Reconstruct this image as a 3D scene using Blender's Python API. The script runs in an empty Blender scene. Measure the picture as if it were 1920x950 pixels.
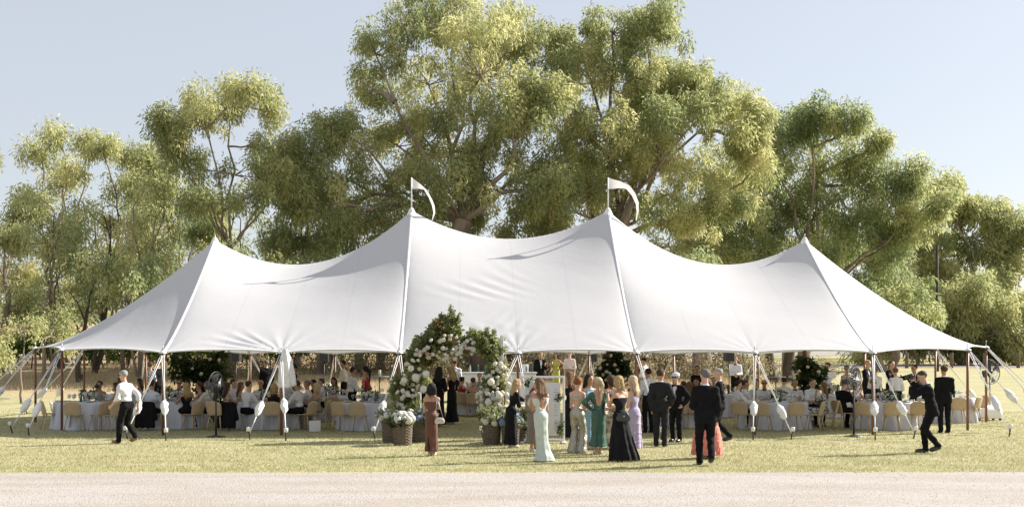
import bpy, math, random
import numpy as np
from mathutils import Vector, Matrix

PI = math.pi
R = math.radians
random.seed(7)
rng = np.random.default_rng(11)
scene = bpy.context.scene
COL = scene.collection

# ------------------------------------------------------------------ camera
CX, CY, CZ, FPX = -1.24, -29.7, 2.0, 2160.0
cam_data = bpy.data.cameras.new("camera")
cam = bpy.data.objects.new("camera", cam_data)
COL.objects.link(cam)
cam.location = (CX, CY, CZ)
cam.rotation_euler = (R(90), 0, 0)
cam_data.sensor_width = 36.0
cam_data.lens = 36.0 * FPX / 1920.0
cam_data.shift_x = 79 / 1920.0
cam_data.shift_y = 195 / 1920.0
cam_data.clip_end = 3000
scene.camera = cam

# ------------------------------------------------------------------ sky, sun, exposure
SUN_DIR = Vector((0.776, 0.306, 0.552)).normalized()
SUN_EL = math.asin(SUN_DIR.z)
SUN_AZ = math.atan2(SUN_DIR.x, SUN_DIR.y)          # clockwise from +Y
world = bpy.data.worlds.new("World")
scene.world = world
world.use_nodes = True
wn, wl = world.node_tree.nodes, world.node_tree.links
for n in list(wn):
    wn.remove(n)
w_out = wn.new("ShaderNodeOutputWorld")
w_bg = wn.new("ShaderNodeBackground")
w_sky = wn.new("ShaderNodeTexSky")
w_sky.sky_type = 'NISHITA'
w_sky.sun_disc = False
w_sky.sun_elevation = SUN_EL
w_sky.sun_rotation = SUN_AZ
w_sky.altitude = 50
w_sky.air_density = 1.0
w_sky.dust_density = 1.5
w_sky.ozone_density = 1.5
w_mix = wn.new("ShaderNodeMixRGB")
w_mix.inputs[0].default_value = 0.5
w_mix.inputs[2].default_value = (6.7, 6.6, 6.6, 1)     # thin pale summer haze over the whole dome
wl.new(w_sky.outputs[0], w_mix.inputs[1])
wl.new(w_mix.outputs[0], w_bg.inputs[0])
w_bg.inputs[1].default_value = 0.0545
wl.new(w_bg.outputs[0], w_out.inputs[0])

sun_data = bpy.data.lights.new("sun", 'SUN')
sun = bpy.data.objects.new("sun", sun_data)
COL.objects.link(sun)
sun_data.energy = 3.75
sun_data.angle = R(0.5)
sun_data.color = (1.0, 0.945, 0.87)
sun.rotation_euler = SUN_DIR.to_track_quat('Z', 'Y').to_euler()
sun.location = (30, 20, 40)

vs = scene.view_settings
vs.view_transform = 'Standard'
vs.look = 'None'
vs.exposure = 1.4
vs.gamma = 1.0
vs.use_curve_mapping = False
scene.cycles.use_denoising = True
scene.cycles.max_bounces = 8
scene.cycles.transparent_max_bounces = 16
scene.cycles.diffuse_bounces = 4
scene.cycles.caustics_reflective = False
scene.cycles.caustics_refractive = False

# ------------------------------------------------------------------ helpers
def gx(px, y):
    return CX + (px - 881.0) * (y - CY) / FPX

def gyf(py):
    return 2.0 * FPX / (py - 670.0) + CY

def gzp(py, y):
    return CZ - (py - 670.0) * (y - CY) / FPX

def sstep(a, b, x):
    t = np.clip((np.asarray(x, float) - a) / (b - a), 0, 1)
    return t * t * (3 - 2 * t)

def ground_z(x, y):
    s = 0.060 - 0.047 * sstep(8, 19, x)
    yy = np.minimum(np.asarray(y, float), 190 + 0 * np.asarray(y, float)) - 9.5
    sp = np.where(yy > 12, yy, np.log1p(np.exp(np.clip(yy, -40, 12) * 1.2)) / 1.2)
    return s * sp

def gz0(x, y):
    return float(ground_z(x, y))

def mk(name, V, F, mat=None, parent=None, smooth=True):
    me = bpy.data.meshes.new(name)
    V = np.asarray(V, np.float32).reshape(-1, 3)
    if isinstance(F, np.ndarray):
        n, k = F.shape
        me.vertices.add(len(V)); me.vertices.foreach_set("co", V.ravel())
        me.loops.add(n * k); me.loops.foreach_set("vertex_index", F.astype(np.int32).ravel())
        me.polygons.add(n)
        me.polygons.foreach_set("loop_start", np.arange(0, n * k, k, dtype=np.int32))
        me.polygons.foreach_set("loop_total", np.full(n, k, np.int32))
        me.update(calc_edges=True)
    else:
        me.from_pydata(V.tolist(), [], [list(map(int, f)) for f in F])
    if smooth:
        me.polygons.foreach_set("use_smooth", np.ones(len(me.polygons), bool))
    if mat is not None:
        me.materials.append(mat)
    me.update()
    o = bpy.data.objects.new(name, me)
    COL.objects.link(o)
    if parent is not None:
        o.parent = parent
    return o

def inst(name, src, parent=None, loc=(0, 0, 0), rot=(0, 0, 0), sc=(1, 1, 1)):
    o = bpy.data.objects.new(name, src.data if hasattr(src, 'data') else src)
    COL.objects.link(o)
    o.location = loc; o.rotation_euler = rot
    o.scale = sc if hasattr(sc, '__len__') else (sc, sc, sc)
    if parent is not None:
        o.parent = parent
    return o

def tag(o, label=None, cat=None, group=None, kind=None):
    if label: o['label'] = label
    if cat: o['category'] = cat
    if group: o['group'] = group
    if kind: o['kind'] = kind
    return o

def thing(name, label, cat, loc=(0, 0, 0), rz=0, group=None):
    o = bpy.data.objects.new(name, None)
    COL.objects.link(o)
    o.empty_display_size = 0.2
    o.location = loc; o.rotation_euler = (0, 0, rz)
    return tag(o, label, cat, group)

def copy_tree(root, loc, rz, label=None, group=None):
    r = root.copy(); COL.objects.link(r)
    r.location = loc; r.rotation_euler = (0, 0, rz)
    if label: r['label'] = label
    if group: r['group'] = group
    for ch in list(root.children):
        c = ch.copy(); COL.objects.link(c); c.parent = r
        for g in list(ch.children):
            d = g.copy(); COL.objects.link(d); d.parent = c
    return r

class MB:
    """collects shapes into one mesh"""
    def __init__(s):
        s.V = []; s.F = []
    def add(s, V, F):
        b = len(s.V)
        s.V += [tuple(v) for v in V]
        s.F += [tuple(i + b for i in f) for f in F]
        return s
    def box(s, c, d, rz=0.0, bev=0.0):
        x, y, z = d[0] / 2, d[1] / 2, d[2] / 2
        if bev <= 0:
            P = [(-x, -y, -z), (x, -y, -z), (x, y, -z), (-x, y, -z), (-x, -y, z), (x, -y, z), (x, y, z), (-x, y, z)]
            F = [(0, 3, 2, 1), (4, 5, 6, 7), (0, 1, 5, 4), (1, 2, 6, 5), (2, 3, 7, 6), (3, 0, 4, 7)]
        else:
            b = min(bev, x * .9, y * .9, z * .9)
            ring = lambda X, Y, Z: [(-X + b, -Y, Z), (X - b, -Y, Z), (X, -Y + b, Z), (X, Y - b, Z), (X - b, Y, Z), (-X + b, Y, Z), (-X, Y - b, Z), (-X, -Y + b, Z)]
            P = ring(x - b * .7, y - b * .7, -z) + ring(x, y, -z + b) + ring(x, y, z - b) + ring(x - b * .7, y - b * .7, z)
            F = [tuple(range(7, -1, -1)), tuple(range(24, 32))]
            for k in range(3):
                for i in range(8):
                    j = (i + 1) % 8
                    F.append((k * 8 + i, k * 8 + j, k * 8 + 8 + j, k * 8 + 8 + i))
        ca, sa = math.cos(rz), math.sin(rz)
        return s.add([(c[0] + p[0] * ca - p[1] * sa, c[1] + p[0] * sa + p[1] * ca, c[2] + p[2]) for p in P], F)
    def tube(s, pts, rad, n=8, cap=True, flat=None):
        pts = [Vector(p) for p in pts]
        if not hasattr(rad, '__len__'): rad = [rad] * len(pts)
        V = []; F = []
        up = None
        for i, p in enumerate(pts):
            t = (pts[min(i + 1, len(pts) - 1)] - pts[max(i - 1, 0)])
            if t.length < 1e-9: t = Vector((0, 0, 1))
            t.normalize()
            if up is None:
                up = Vector((1, 0, 0)) if abs(t.x) < .8 else Vector((0, 1, 0))
            a = (up - t * up.dot(t)).normalized(); b = t.cross(a); up = a
            for k in range(n):
                an = 2 * PI * k / n
                V.append(p + (a * math.cos(an) + b * math.sin(an) * (flat or 1.0)) * rad[i])
        for i in range(len(pts) - 1):
            for k in range(n):
                j = (k + 1) % n
                F.append((i * n + k, i * n + j, i * n + n + j, i * n + n + k))
        if cap:
            F.append(tuple(range(n - 1, -1, -1)))
            F.append(tuple(range((len(pts) - 1) * n, len(pts) * n)))
        return s.add(V, F)
    def lathe(s, prof, n=16, c=(0, 0, 0), cap=True):
        V = []; F = []
        for r, z in prof:
            for k in range(n):
                a = 2 * PI * k / n
                V.append((c[0] + r * math.cos(a), c[1] + r * math.sin(a), c[2] + z))
        m = len(prof)
        for i in range(m - 1):
            for k in range(n):
                j = (k + 1) % n
                F.append((i * n + k, i * n + j, i * n + n + j, i * n + n + k))
        if cap:
            if prof[0][0] > 1e-4: F.append(tuple(range(n - 1, -1, -1)))
            if prof[-1][0] > 1e-4: F.append(tuple(range((m - 1) * n, m * n)))
        return s.add(V, F)
    def ball(s, c, r, n=8, m=6, sc=(1, 1, 1)):
        V = [(c[0], c[1], c[2] - r * sc[2])]; F = []
        for i in range(1, m):
            ph = -PI / 2 + PI * i / m
            for k in range(n):
                a = 2 * PI * k / n
                V.append((c[0] + r * sc[0] * math.cos(ph) * math.cos(a), c[1] + r * sc[1] * math.cos(ph) * math.sin(a), c[2] + r * sc[2] * math.sin(ph)))
        V.append((c[0], c[1], c[2] + r * sc[2]))
        for k in range(n):
            F.append((0, 1 + (k + 1) % n, 1 + k))
            F.append((len(V) - 1, 1 + (m - 2) * n + k, 1 + (m - 2) * n + (k + 1) % n))
        for i in range(m - 2):
            for k in range(n):
                j = (k + 1) % n
                F.append((1 + i * n + k, 1 + i * n + j, 1 + i * n + n + j, 1 + i * n + n + k))
        return s.add(V, F)
    def build(s, name, mat, parent=None, smooth=True):
        return mk(name, s.V, s.F, mat, parent, smooth)

# ------------------------------------------------------------------ materials
MATS = {}
def material(name, col, rough=0.8, col2=None, scale=8.0, bump=0.0, bscale=40.0, transl=0.0, spec=0.3, metal=0.0, tcol=None, sheen=0.0, detail=4.0, sx=None, alpha=None):
    if name in MATS: return MATS[name]
    m = bpy.data.materials.new(name); m.use_nodes = True
    nt = m.node_tree; n = nt.nodes; l = nt.links
    b = n["Principled BSDF"]; out = n["Material Output"]
    b.inputs["Roughness"].default_value = rough
    b.inputs["Specular IOR Level"].default_value = spec
    b.inputs["Metallic"].default_value = metal
    if sheen: b.inputs["Sheen Weight"].default_value = sheen
    c4 = (*col, 1)
    b.inputs["Base Color"].default_value = c4
    tc = n.new("ShaderNodeTexCoord")
    vec = tc.outputs["Object"]
    if sx is not None:
        mp = n.new("ShaderNodeMapping"); mp.inputs["Scale"].default_value = sx
        l.new(vec, mp.inputs[0]); vec = mp.outputs[0]
    cm = None
    if col2 is not None:
        t = n.new("ShaderNodeTexNoise"); t.inputs["Scale"].default_value = scale; t.inputs["Detail"].default_value = detail
        l.new(vec, t.inputs["Vector"])
        rp = n.new("ShaderNodeMapRange"); rp.inputs[1].default_value = .35; rp.inputs[2].default_value = .65
        l.new(t.outputs["Fac"], rp.inputs[0])
        cm = n.new("ShaderNodeMixRGB"); cm.inputs[1].default_value = c4; cm.inputs[2].default_value = (*col2, 1)
        l.new(rp.outputs[0], cm.inputs[0]); l.new(cm.outputs[0], b.inputs["Base Color"])
    if bump > 0:
        t2 = n.new("ShaderNodeTexNoise"); t2.inputs["Scale"].default_value = bscale; t2.inputs["Detail"].default_value = 5
        l.new(vec, t2.inputs["Vector"])
        bp = n.new("ShaderNodeBump"); bp.inputs["Strength"].default_value = bump; bp.inputs["Distance"].default_value = 0.02
        l.new(t2.outputs["Fac"], bp.inputs["Height"]); l.new(bp.outputs[0], b.inputs["Normal"])
    if transl > 0:
        tr = n.new("ShaderNodeBsdfTranslucent")
        if tcol is not None: tr.inputs[0].default_value = (*tcol, 1)
        elif cm is not None: l.new(cm.outputs[0], tr.inputs[0])
        else: tr.inputs[0].default_value = c4
        mx = n.new("ShaderNodeMixShader"); mx.inputs[0].default_value = transl
        l.new(b.outputs[0], mx.inputs[1]); l.new(tr.outputs[0], mx.inputs[2]); l.new(mx.outputs[0], out.inputs[0])
    if alpha is not None:
        b.inputs["Alpha"].default_value = alpha
    MATS[name] = m
    return m

def cloth(name, col, var=0.8, rough=0.85, **k):
    return material(name, col, rough, tuple(c * var for c in col), k.pop('scale', 7.0), k.pop('bump', .25), k.pop('bscale', 30.0), sheen=k.pop('sheen', 0.15), **k)

# ------------------------------------------------------------------ ground
def ground_material():
    m = bpy.data.materials.new("lawn_and_dry_grass"); m.use_nodes = True
    nt = m.node_tree; n = nt.nodes; l = nt.links
    b = n["Principled BSDF"]; b.inputs["Roughness"].default_value = 0.95; b.inputs["Specular IOR Level"].default_value = .1
    g = n.new("ShaderNodeNewGeometry")
    def noise(s, d=5, v=None):
        t = n.new("ShaderNodeTexNoise"); t.inputs["Scale"].default_value = s; t.inputs["Detail"].default_value = d
        l.new(v or g.outputs["Position"], t.inputs["Vector"]); return t.outputs["Fac"]
    def mr(x, a, bb, c=0, d=1):
        t = n.new("ShaderNodeMapRange"); t.interpolation_type = 'SMOOTHSTEP'
        for i, v in enumerate((a, bb, c, d)): t.inputs[i + 1].default_value = v
        l.new(x, t.inputs[0]); return t.outputs[0]
    def mix(f, a, bb):
        t = n.new("ShaderNodeMixRGB")
        l.new(f, t.inputs[0])
        for i, v in ((1, a), (2, bb)):
            if isinstance(v, tuple): t.inputs[i].default_value = (*v, 1)
            else: l.new(v, t.inputs[i])
        return t.outputs[0]
    def math2(op, a, bb):
        t = n.new("ShaderNodeMath"); t.operation = op
        for i, v in ((0, a), (1, bb)):
            if isinstance(v, (int, float)): t.inputs[i].default_value = v
            else: l.new(v, t.inputs[i])
        return t.outputs[0]
    mp = n.new("ShaderNodeMapping"); mp.inputs["Scale"].default_value = (.45, 1.6, 1); l.new(g.outputs["Position"], mp.inputs[0])
    big = noise(.9, 4, mp.outputs[0]); mid = noise(3.2, 5); fine = noise(38, 3)
    lawn = mix(mr(big, .38, .62), (.435, .395, .225), (.31, .32, .15))
    lawn = mix(mr(mid, .42, .70), lawn, (.42, .375, .23))
    lawn = mix(mr(fine, .35, .68, 0, .5), lawn, (.41, .37, .23))
    dry = mix(mr(mid, .3, .7), (.43, .34, .20), (.34, .26, .15))
    dry = mix(mr(fine, .4, .7, 0, .5), dry, (.50, .41, .27))
    sep = n.new("ShaderNodeSeparateXYZ"); l.new(g.outputs["Position"], sep.inputs[0])
    # lawn ends behind the marquee on the left, runs on to the road on the right
    edge = math2('MULTIPLY', mr(sep.outputs[0], 9, 20), 66.0)
    wob = math2('MULTIPLY', math2('SUBTRACT', noise(.5, 3), .5), 7.0)
    yy = math2('ADD', math2('SUBTRACT', sep.outputs[1], edge), wob)
    col = mix(mr(yy, 15.5, 18.5), lawn, dry)
    far = mix(mr(noise(.05, 2), .45, .55), (.42, .33, .19), (.17, .19, .07))
    col = mix(mr(sep.outputs[1], 90, 120), col, far)
    l.new(col, b.inputs["Base Color"])
    bp = n.new("ShaderNodeBump"); bp.inputs["Strength"].default_value = .5; bp.inputs["Distance"].default_value = .04
    l.new(math2('ADD', fine, mid), bp.inputs["Height"]); l.new(bp.outputs[0], b.inputs["Normal"])
    return m

def build_ground():
    xs = np.concatenate([np.linspace(-900, -60, 22), np.linspace(-55, 65, 97), np.linspace(75, 900, 22)])
    ys = np.concatenate([np.linspace(-60, 0, 25), np.linspace(1, 60, 60), np.linspace(62, 240, 60), np.linspace(260, 2200, 24)])
    X, Y = np.meshgrid(xs, ys, indexing='ij')
    Z = ground_z(X, Y) + .025 * np.sin(X * .9 + 1.3 * np.sin(Y * .5)) * np.sin(Y * .7) * sstep(14, 26, Y)
    nx, ny = X.shape
    I = np.arange(nx * ny).reshape(nx, ny)
    F = np.stack([I[:-1, :-1], I[1:, :-1], I[1:, 1:], I[:-1, 1:]], -1).reshape(-1, 4)
    o = mk("ground", np.stack([X, Y, Z], -1).reshape(-1, 3), F, ground_material())
    tag(o, "sunlit green and straw lawn rising to dry grass behind the marquee", None, kind='structure')

    # gravel drive in front: uneven front edge, 4 mm over the lawn
    xs = np.linspace(-40, 40, 500)
    top = gyf(886) + .035 * (xs - CX) * .35 + .06 * np.sin(xs * 1.7) + .04 * np.sin(xs * 5.1 + 1) + rng.normal(0, .03, 500)
    V = []; F = []
    for i, x in enumerate(xs):
        V += [(x, -60, .004), (x, top[i] - .5, .006), (x, top[i], .003)]
        if i:
            a = 3 * (i - 1); c = 3 * i
            F += [(a, c, c + 1, a + 1), (a + 1, c + 1, c + 2, a + 2)]
    m = bpy.data.materials.new("pale_gravel"); m.use_nodes = True
    n = m.node_tree.nodes; l = m.node_tree.links; b = n["Principled BSDF"]
    b.inputs["Roughness"].default_value = .95; b.inputs["Specular IOR Level"].default_value = .15
    g = n.new("ShaderNodeNewGeometry")
    v1 = n.new("ShaderNodeTexVoronoi"); v1.inputs["Scale"].default_value = 38; l.new(g.outputs["Position"], v1.inputs["Vector"])
    hs = n.new("ShaderNodeSeparateXYZ"); l.new(v1.outputs["Color"], hs.inputs[0])
    r1 = n.new("ShaderNodeValToRGB")
    e = r1.color_ramp.elements
    e[0].position = 0; e[0].color = (.285, .25, .22, 1); e[1].position = 1; e[1].color = (.43, .40, .375, 1)
    e2 = e.new(.16); e2.color = (.37, .34, .31, 1); e3 = e.new(.6); e3.color = (.40, .37, .342, 1)
    l.new(hs.outputs[0], r1.inputs[0])
    nz = n.new("ShaderNodeTexNoise"); nz.inputs["Scale"].default_value = 1.1; nz.inputs["Detail"].default_value = 6
    mp = n.new("ShaderNodeMapping"); mp.inputs["Scale"].default_value = (.3, 1, 1); l.new(g.outputs["Position"], mp.inputs[0]); l.new(mp.outputs[0], nz.inputs["Vector"])
    mx = n.new("ShaderNodeMixRGB"); mx.blend_type = 'MULTIPLY'; mx.inputs[0].default_value = .6
    rr = n.new("ShaderNodeValToRGB"); rr.color_ramp.elements[0].color = (.80, .74, .66, 1); rr.color_ramp.elements[1].color = (1, 1, 1, 1)
    rr.color_ramp.elements[0].position = .35; rr.color_ramp.elements[1].position = .6
    l.new(nz.outputs["Fac"], rr.inputs[0]); l.new(r1.outputs[0], mx.inputs[1]); l.new(rr.outputs[0], mx.inputs[2])
    l.new(mx.outputs[0], b.inputs["Base Color"])
    bp = n.new("ShaderNodeBump"); bp.inputs["Strength"].default_value = .45; bp.inputs["Distance"].default_value = .02
    l.new(v1.outputs["Distance"], bp.inputs["Height"]); l.new(bp.outputs[0], b.inputs["Normal"])
    o = mk("gravel_drive", V, F, m, smooth=False)
    tag(o, "pale pinkish gravel drive along the bottom of the picture", None, kind='structure')

    # pebbles: loose stones standing proud of the drive
    N = 5000
    px = rng.uniform(-11, 9.5, N); py = rng.uniform(-15.2, -9.55, N)
    s = rng.uniform(.008, .024, N)
    base = np.array([(1, 0, 0), (-.5, .87, 0), (-.5, -.87, 0), (0, 0, .8)])
    ang = rng.uniform(0, 6.28, N)
    ca, sa = np.cos(ang), np.sin(ang)
    B = np.stack([base[None, :, 0] * ca[:, None] - base[None, :, 1] * sa[:, None], base[None, :, 0] * sa[:, None] + base[None, :, 1] * ca[:, None], np.broadcast_to(base[None, :, 2], (N, 4))], -1)
    Vp = B * s[:, None, None] + np.stack([px, py, np.full(N, .003)], -1)[:, None, :]
    k = np.arange(N)[:, None] * 4
    Fp = np.concatenate([k + np.array([0, 1, 3]), k + np.array([1, 2, 3]), k + np.array([2, 0, 3])])
    o = mk("pebbles", Vp.reshape(-1, 3), Fp, material("pebble_stone", (.44, .41, .37), .9, (.36, .31, .26), 3.0), smooth=False)
    tag(o, "loose pale pebbles scattered over the gravel drive", "gravel", kind='stuff')

    # grass blades on the near lawn
    N = 150000
    gy_ = CY + 1 / rng.uniform(1 / 42.0, 1 / 20.1, N)
    gx_ = CX + rng.uniform(-900, 1060, N) * (gy_ - CY) / FPX
    clump = np.sin(gx_ * 1.9 + 2 * np.sin(gy_ * 1.3)) * np.sin(gy_ * 2.7 + gx_ * .6)
    hh = rng.uniform(.018, .05, N) * (1 + .35 * clump)
    a = rng.uniform(0, 6.28, N); w = rng.uniform(.004, .009, N) * (gy_ - CY) / 24
    ln = rng.normal(0, .022, (N, 2))
    z0 = ground_z(gx_, gy_)
    A = np.stack([gx_ - np.cos(a) * w, gy_ - np.sin(a) * w, z0 - .002], -1)
    Bq = np.stack([gx_ + np.cos(a) * w, gy_ + np.sin(a) * w, z0 - .002], -1)
    T = np.stack([gx_ + ln[:, 0], gy_ + ln[:, 1], z0 + hh], -1)
    Vg = np.stack([A, Bq, T], 1).reshape(-1, 3)
    mg = material("grass_blade", (.36, .36, .165), .8, (.46, .42, .25), 2.3, transl=.35, detail=6)
    o = mk("grass", Vg, np.arange(3 * N).reshape(-1, 3), mg, smooth=False)
    tag(o, "short mown grass blades over the lawn", "grass", kind='stuff')

    # road at the right beyond the lawn
    V = []; F = []
    xs = np.linspace(14, 160, 60)
    for i, x in enumerate(xs):
        y0 = 86.0 + .02 * (x - 30)
        V += [(x, y0, gz0(x, y0) + .035), (x, y0 + 9, gz0(x, y0 + 9) + .05)]
        if i: F.append((2 * i - 2, 2 * i, 2 * i + 1, 2 * i - 1))
    o = mk("road", V, F, material("pale_asphalt", (.30, .27, .25), .9, (.36, .33, .30), 1.2, .2, 60))
    tag(o, "pale grey road running behind the lawn at the right", None, kind='structure')
build_ground()

# ------------------------------------------------------------------ marquee
TY0, TYM, TY1 = 0.0, 6.05, 11.8
PEAKS = [(-9.15, 5.65), (-3.05, 6.56), (3.05, 6.56), (9.15, 5.65)]
SAGS = [1.18, .88, 1.18]
EAVE_Z = 2.14
END = {1: [(9.15, TY0, 2.14), (12.5, 2.1, 2.22), (14.78, TYM, 2.33), (14.4, 9.0, 2.30), (12.6, 10.7, 2.22), (9.15, TY1, 2.14)],
       -1: [(-9.15, TY0, 2.14), (-12.5, 2.1, 2.22), (-14.72, TYM, 2.30), (-14.2, 9.0, 2.28), (-12.6, 10.7, 2.22), (-9.15, TY1, 2.14)]}

def wrinkle(X, Y, s):
    """cloth creases: s = distance from the front eave measured in plan"""
    d = np.zeros_like(X)
    for x0, amp, lft in ((-6.1, .030, 1.0), (0.0, .026, .6), (6.1, .010, 0)):
        dx = X - x0; r = np.hypot(dx, s * 1.25) + 1e-6; th = np.arctan2(dx, s * 1.25 + .02)
        a = amp * np.exp(-r / .62) * np.minimum(r / .10, 1)
        d += a * np.sin(15 * th + .7 * np.sin(3 * th) + x0)
        if lft:
            m = sstep(-.45, -.95, th) * sstep(-1.62, -1.30, th) * np.exp(-((r - 1.0) / .85) ** 2)
            d += lft * .026 * m * np.sin(26 * th + 1.1 * np.sin(2.1 * r))
    # slack diagonal creases on the panel right of the second peak
    u = (X + 1.0) * .55 + (s - 2.3) * .83
    v = -(X + 1.0) * .83 + (s - 2.3) * .55
    m = np.exp(-(((X + .95) / 1.15) ** 2 + ((s - 2.5) / 1.5) ** 2))
    d += .012 * m * np.sin(2 * PI * u / (.46 + .05 * np.sin(v * .9)) + 2.2 * np.sin(v * 1.1 + u)) * np.clip(.35 + .75 * np.sin(v * 1.7 + 2.1 * np.sin(u * 1.3)), 0, 1)
    m2 = np.exp(-(((X - .2) / 1.0) ** 2 + ((s - 1.2) / .8) ** 2))
    d += .007 * m2 * np.sin(2 * PI * (X * .75 - s * .66) / .37 + 1.6 * np.sin(X * 2.3)) * np.clip(.4 + np.sin(X * 3.1 + s * 2), 0, 1)
    # small lines along the hem at the seams
    for x0 in (-9.15, -3.05, 3.05, 9.15):
        dx = X - x0; r = np.hypot(dx, s * 1.6) + 1e-6; th = np.arctan2(dx, s * 1.6 + .02)
        d += .016 * np.exp(-r / .7) * np.minimum(r / .2, 1) * np.sin(12 * th + x0)
    # weak flutter everywhere
    d += .004 * np.sin(X * 2.1 + s * 1.4) * np.sin(s * 2.9 - X * .7)
    return d

def ridge_fn(X):
    Rz = np.zeros_like(X); W = np.zeros_like(X)
    for i in range(3):
        (xa, za), (xb, zb) = PEAKS[i], PEAKS[i + 1]
        m = (X >= xa - 1e-6) & (X <= xb + 1e-6)
        t = (X - xa) / (xb - xa)
        z = za + (zb - za) * t - SAGS[i] * (4 * t * (1 - t))
        Rz = np.where(m, z, Rz); W = np.where(m, np.clip(4 * t * (1 - t), 0, 1) ** .75, W)
    return Rz, W

def side_surface(front, nx, nt):
    xs = []
    for i in range(3):
        a, b = PEAKS[i][0], PEAKS[i + 1][0]
        u = np.linspace(0, 1, nx, endpoint=False)
        u = u + .0 * u
        xs.append(a + (b - a) * u)
    xs = np.concatenate(xs + [np.array([PEAKS[3][0]])])
    t = np.linspace(0, 1, nt + 1) ** .9
    X, T = np.meshgrid(xs, t, indexing='ij')
    Rz, W = ridge_fn(X)
    ye = TY0 if front else TY1
    s = np.mod(X + 9.15, 3.05) / 3.05
    sc = 4 * s * (1 - s)
    Y = TYM + (ye + (1 if front else -1) * .09 * sc * T ** 6 - TYM) * T
    E = EAVE_Z + .075 * sc ** .8 * T ** 5
    gp = (1 - T) ** 1.2
    gm = .88 * (1 - T) + .12 * (1 - T ** 2)
    g = gp * (1 - W) + gm * W
    Z = E + (Rz - E) * g
    if front:
        Z = Z + wrinkle(X, Y, (1 - T) * TYM) * sstep(0, .04, T)
    return X, Y, Z

def end_surface(sgn, nseg, nt):
    pts = END[sgn]
    px, pz = PEAKS[3 if sgn > 0 else 0]
    X = []; Y = []; Z = []
    t = np.linspace(0, 1, nt + 1)
    for k in range(len(pts) - 1):
        a, b = pts[k], pts[k + 1]
        last = k == len(pts) - 2
        for u in np.linspace(0, 1, nseg + 1)[: nseg + 1 if last else nseg]:
            sc = 4 * u * (1 - u)
            ex = a[0] + (b[0] - a[0]) * u - sgn * .10 * sc
            ey = a[1] + (b[1] - a[1]) * u + (.10 * sc if ey_mid(a, b) < TYM else -.10 * sc)
            ez = a[2] + (b[2] - a[2]) * u + .075 * sc
            # exponent 1.28 on the seams shared with the sides, 1.42 in the middle of the end
            ff = (k + u) / (len(pts) - 1)
            p = 1.2 + .22 * math.sin(PI * ff)
            g = (1 - t) ** p
            g = g + .05 * sc * t * (1 - t)
            X.append(px + (ex - px) * t); Y.append(TYM + (ey - TYM) * t)
            Z.append(ez + (pz - ez) * g + .006 * np.sin(t * 9 + k * 2 + u * 7) * t * (1 - t) * 2 * min(1, sc + .2 if 0 < ff < 1 else 0))
    return np.array(X), np.array(Y), np.array(Z)

def ey_mid(a, b):
    return (a[1] + b[1]) / 2

def grid_faces(shape, flip, off=0):
    nx, ny = shape
    I = np.arange(nx * ny).reshape(nx, ny) + off
    F = np.stack([I[:-1, :-1], I[1:, :-1], I[1:, 1:], I[:-1, 1:]], -1).reshape(-1, 4)
    return F[:, ::-1] if flip else F

def canvas_material():
    m = bpy.data.materials.new("white_sailcloth"); m.use_nodes = True
    n = m.node_tree.nodes; l = m.node_tree.links
    b = n["Principled BSDF"]; out = n["Material Output"]
    b.inputs["Base Color"].default_value = (.80, .79, .79, 1); b.inputs["Roughness"].default_value = .75
    b.inputs["Specular IOR Level"].default_value = .2
    g = n.new("ShaderNodeNewGeometry")
    t = n.new("ShaderNodeTexNoise"); t.inputs["Scale"].default_value = 1.1; t.inputs["Detail"].default_value = 7; t.inputs["Roughness"].default_value = .62
    mp = n.new("ShaderNodeMapping"); mp.inputs["Scale"].default_value = (1, .6, 1.8); l.new(g.outputs["Position"], mp.inputs[0]); l.new(mp.outputs[0], t.inputs["Vector"])
    bp = n.new("ShaderNodeBump"); bp.inputs["Strength"].default_value = .10; bp.inputs["Distance"].default_value = .12
    l.new(t.outputs["Fac"], bp.inputs["Height"]); l.new(bp.outputs[0], b.inputs["Normal"])
    cm = n.new("ShaderNodeMixRGB"); cm.inputs[1].default_value = (.60, .595, .60, 1); cm.inputs[2].default_value = (.575, .57, .58, 1)
    l.new(t.outputs["Fac"], cm.inputs[0])
    # stitched panel seams every 1.5 m across the cloth
    sx = n.new("ShaderNodeSeparateXYZ"); l.new(g.outputs["Position"], sx.inputs[0])
    md = n.new("ShaderNodeMath"); md.operation = 'PINGPONG'; md.inputs[1].default_value = .7625; l.new(sx.outputs[0], md.inputs[0])
    lt = n.new("ShaderNodeMath"); lt.operation = 'LESS_THAN'; lt.inputs[1].default_value = .018; l.new(md.outputs[0], lt.inputs[0])
    sm = n.new("ShaderNodeMath"); sm.operation = 'MULTIPLY'; sm.inputs[1].default_value = .5; l.new(lt.outputs[0], sm.inputs[0])
    c2 = n.new("ShaderNodeMixRGB"); c2.blend_type = 'MULTIPLY'; c2.inputs[2].default_value = (.86, .86, .87, 1)
    l.new(sm.outputs[0], c2.inputs[0]); l.new(cm.outputs[0], c2.inputs[1]); l.new(c2.outputs[0], b.inputs["Base Color"])
    tr = n.new("ShaderNodeBsdfTranslucent"); tr.inputs[0].default_value = (.79, .80, .83, 1)
    mx = n.new("ShaderNodeMixShader"); mx.inputs[0].default_value = .17
    l.new(b.outputs[0], mx.inputs[1]); l.new(tr.outputs[0], mx.inputs[2]); l.new(mx.outputs[0], out.inputs[0])
    return m

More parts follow.
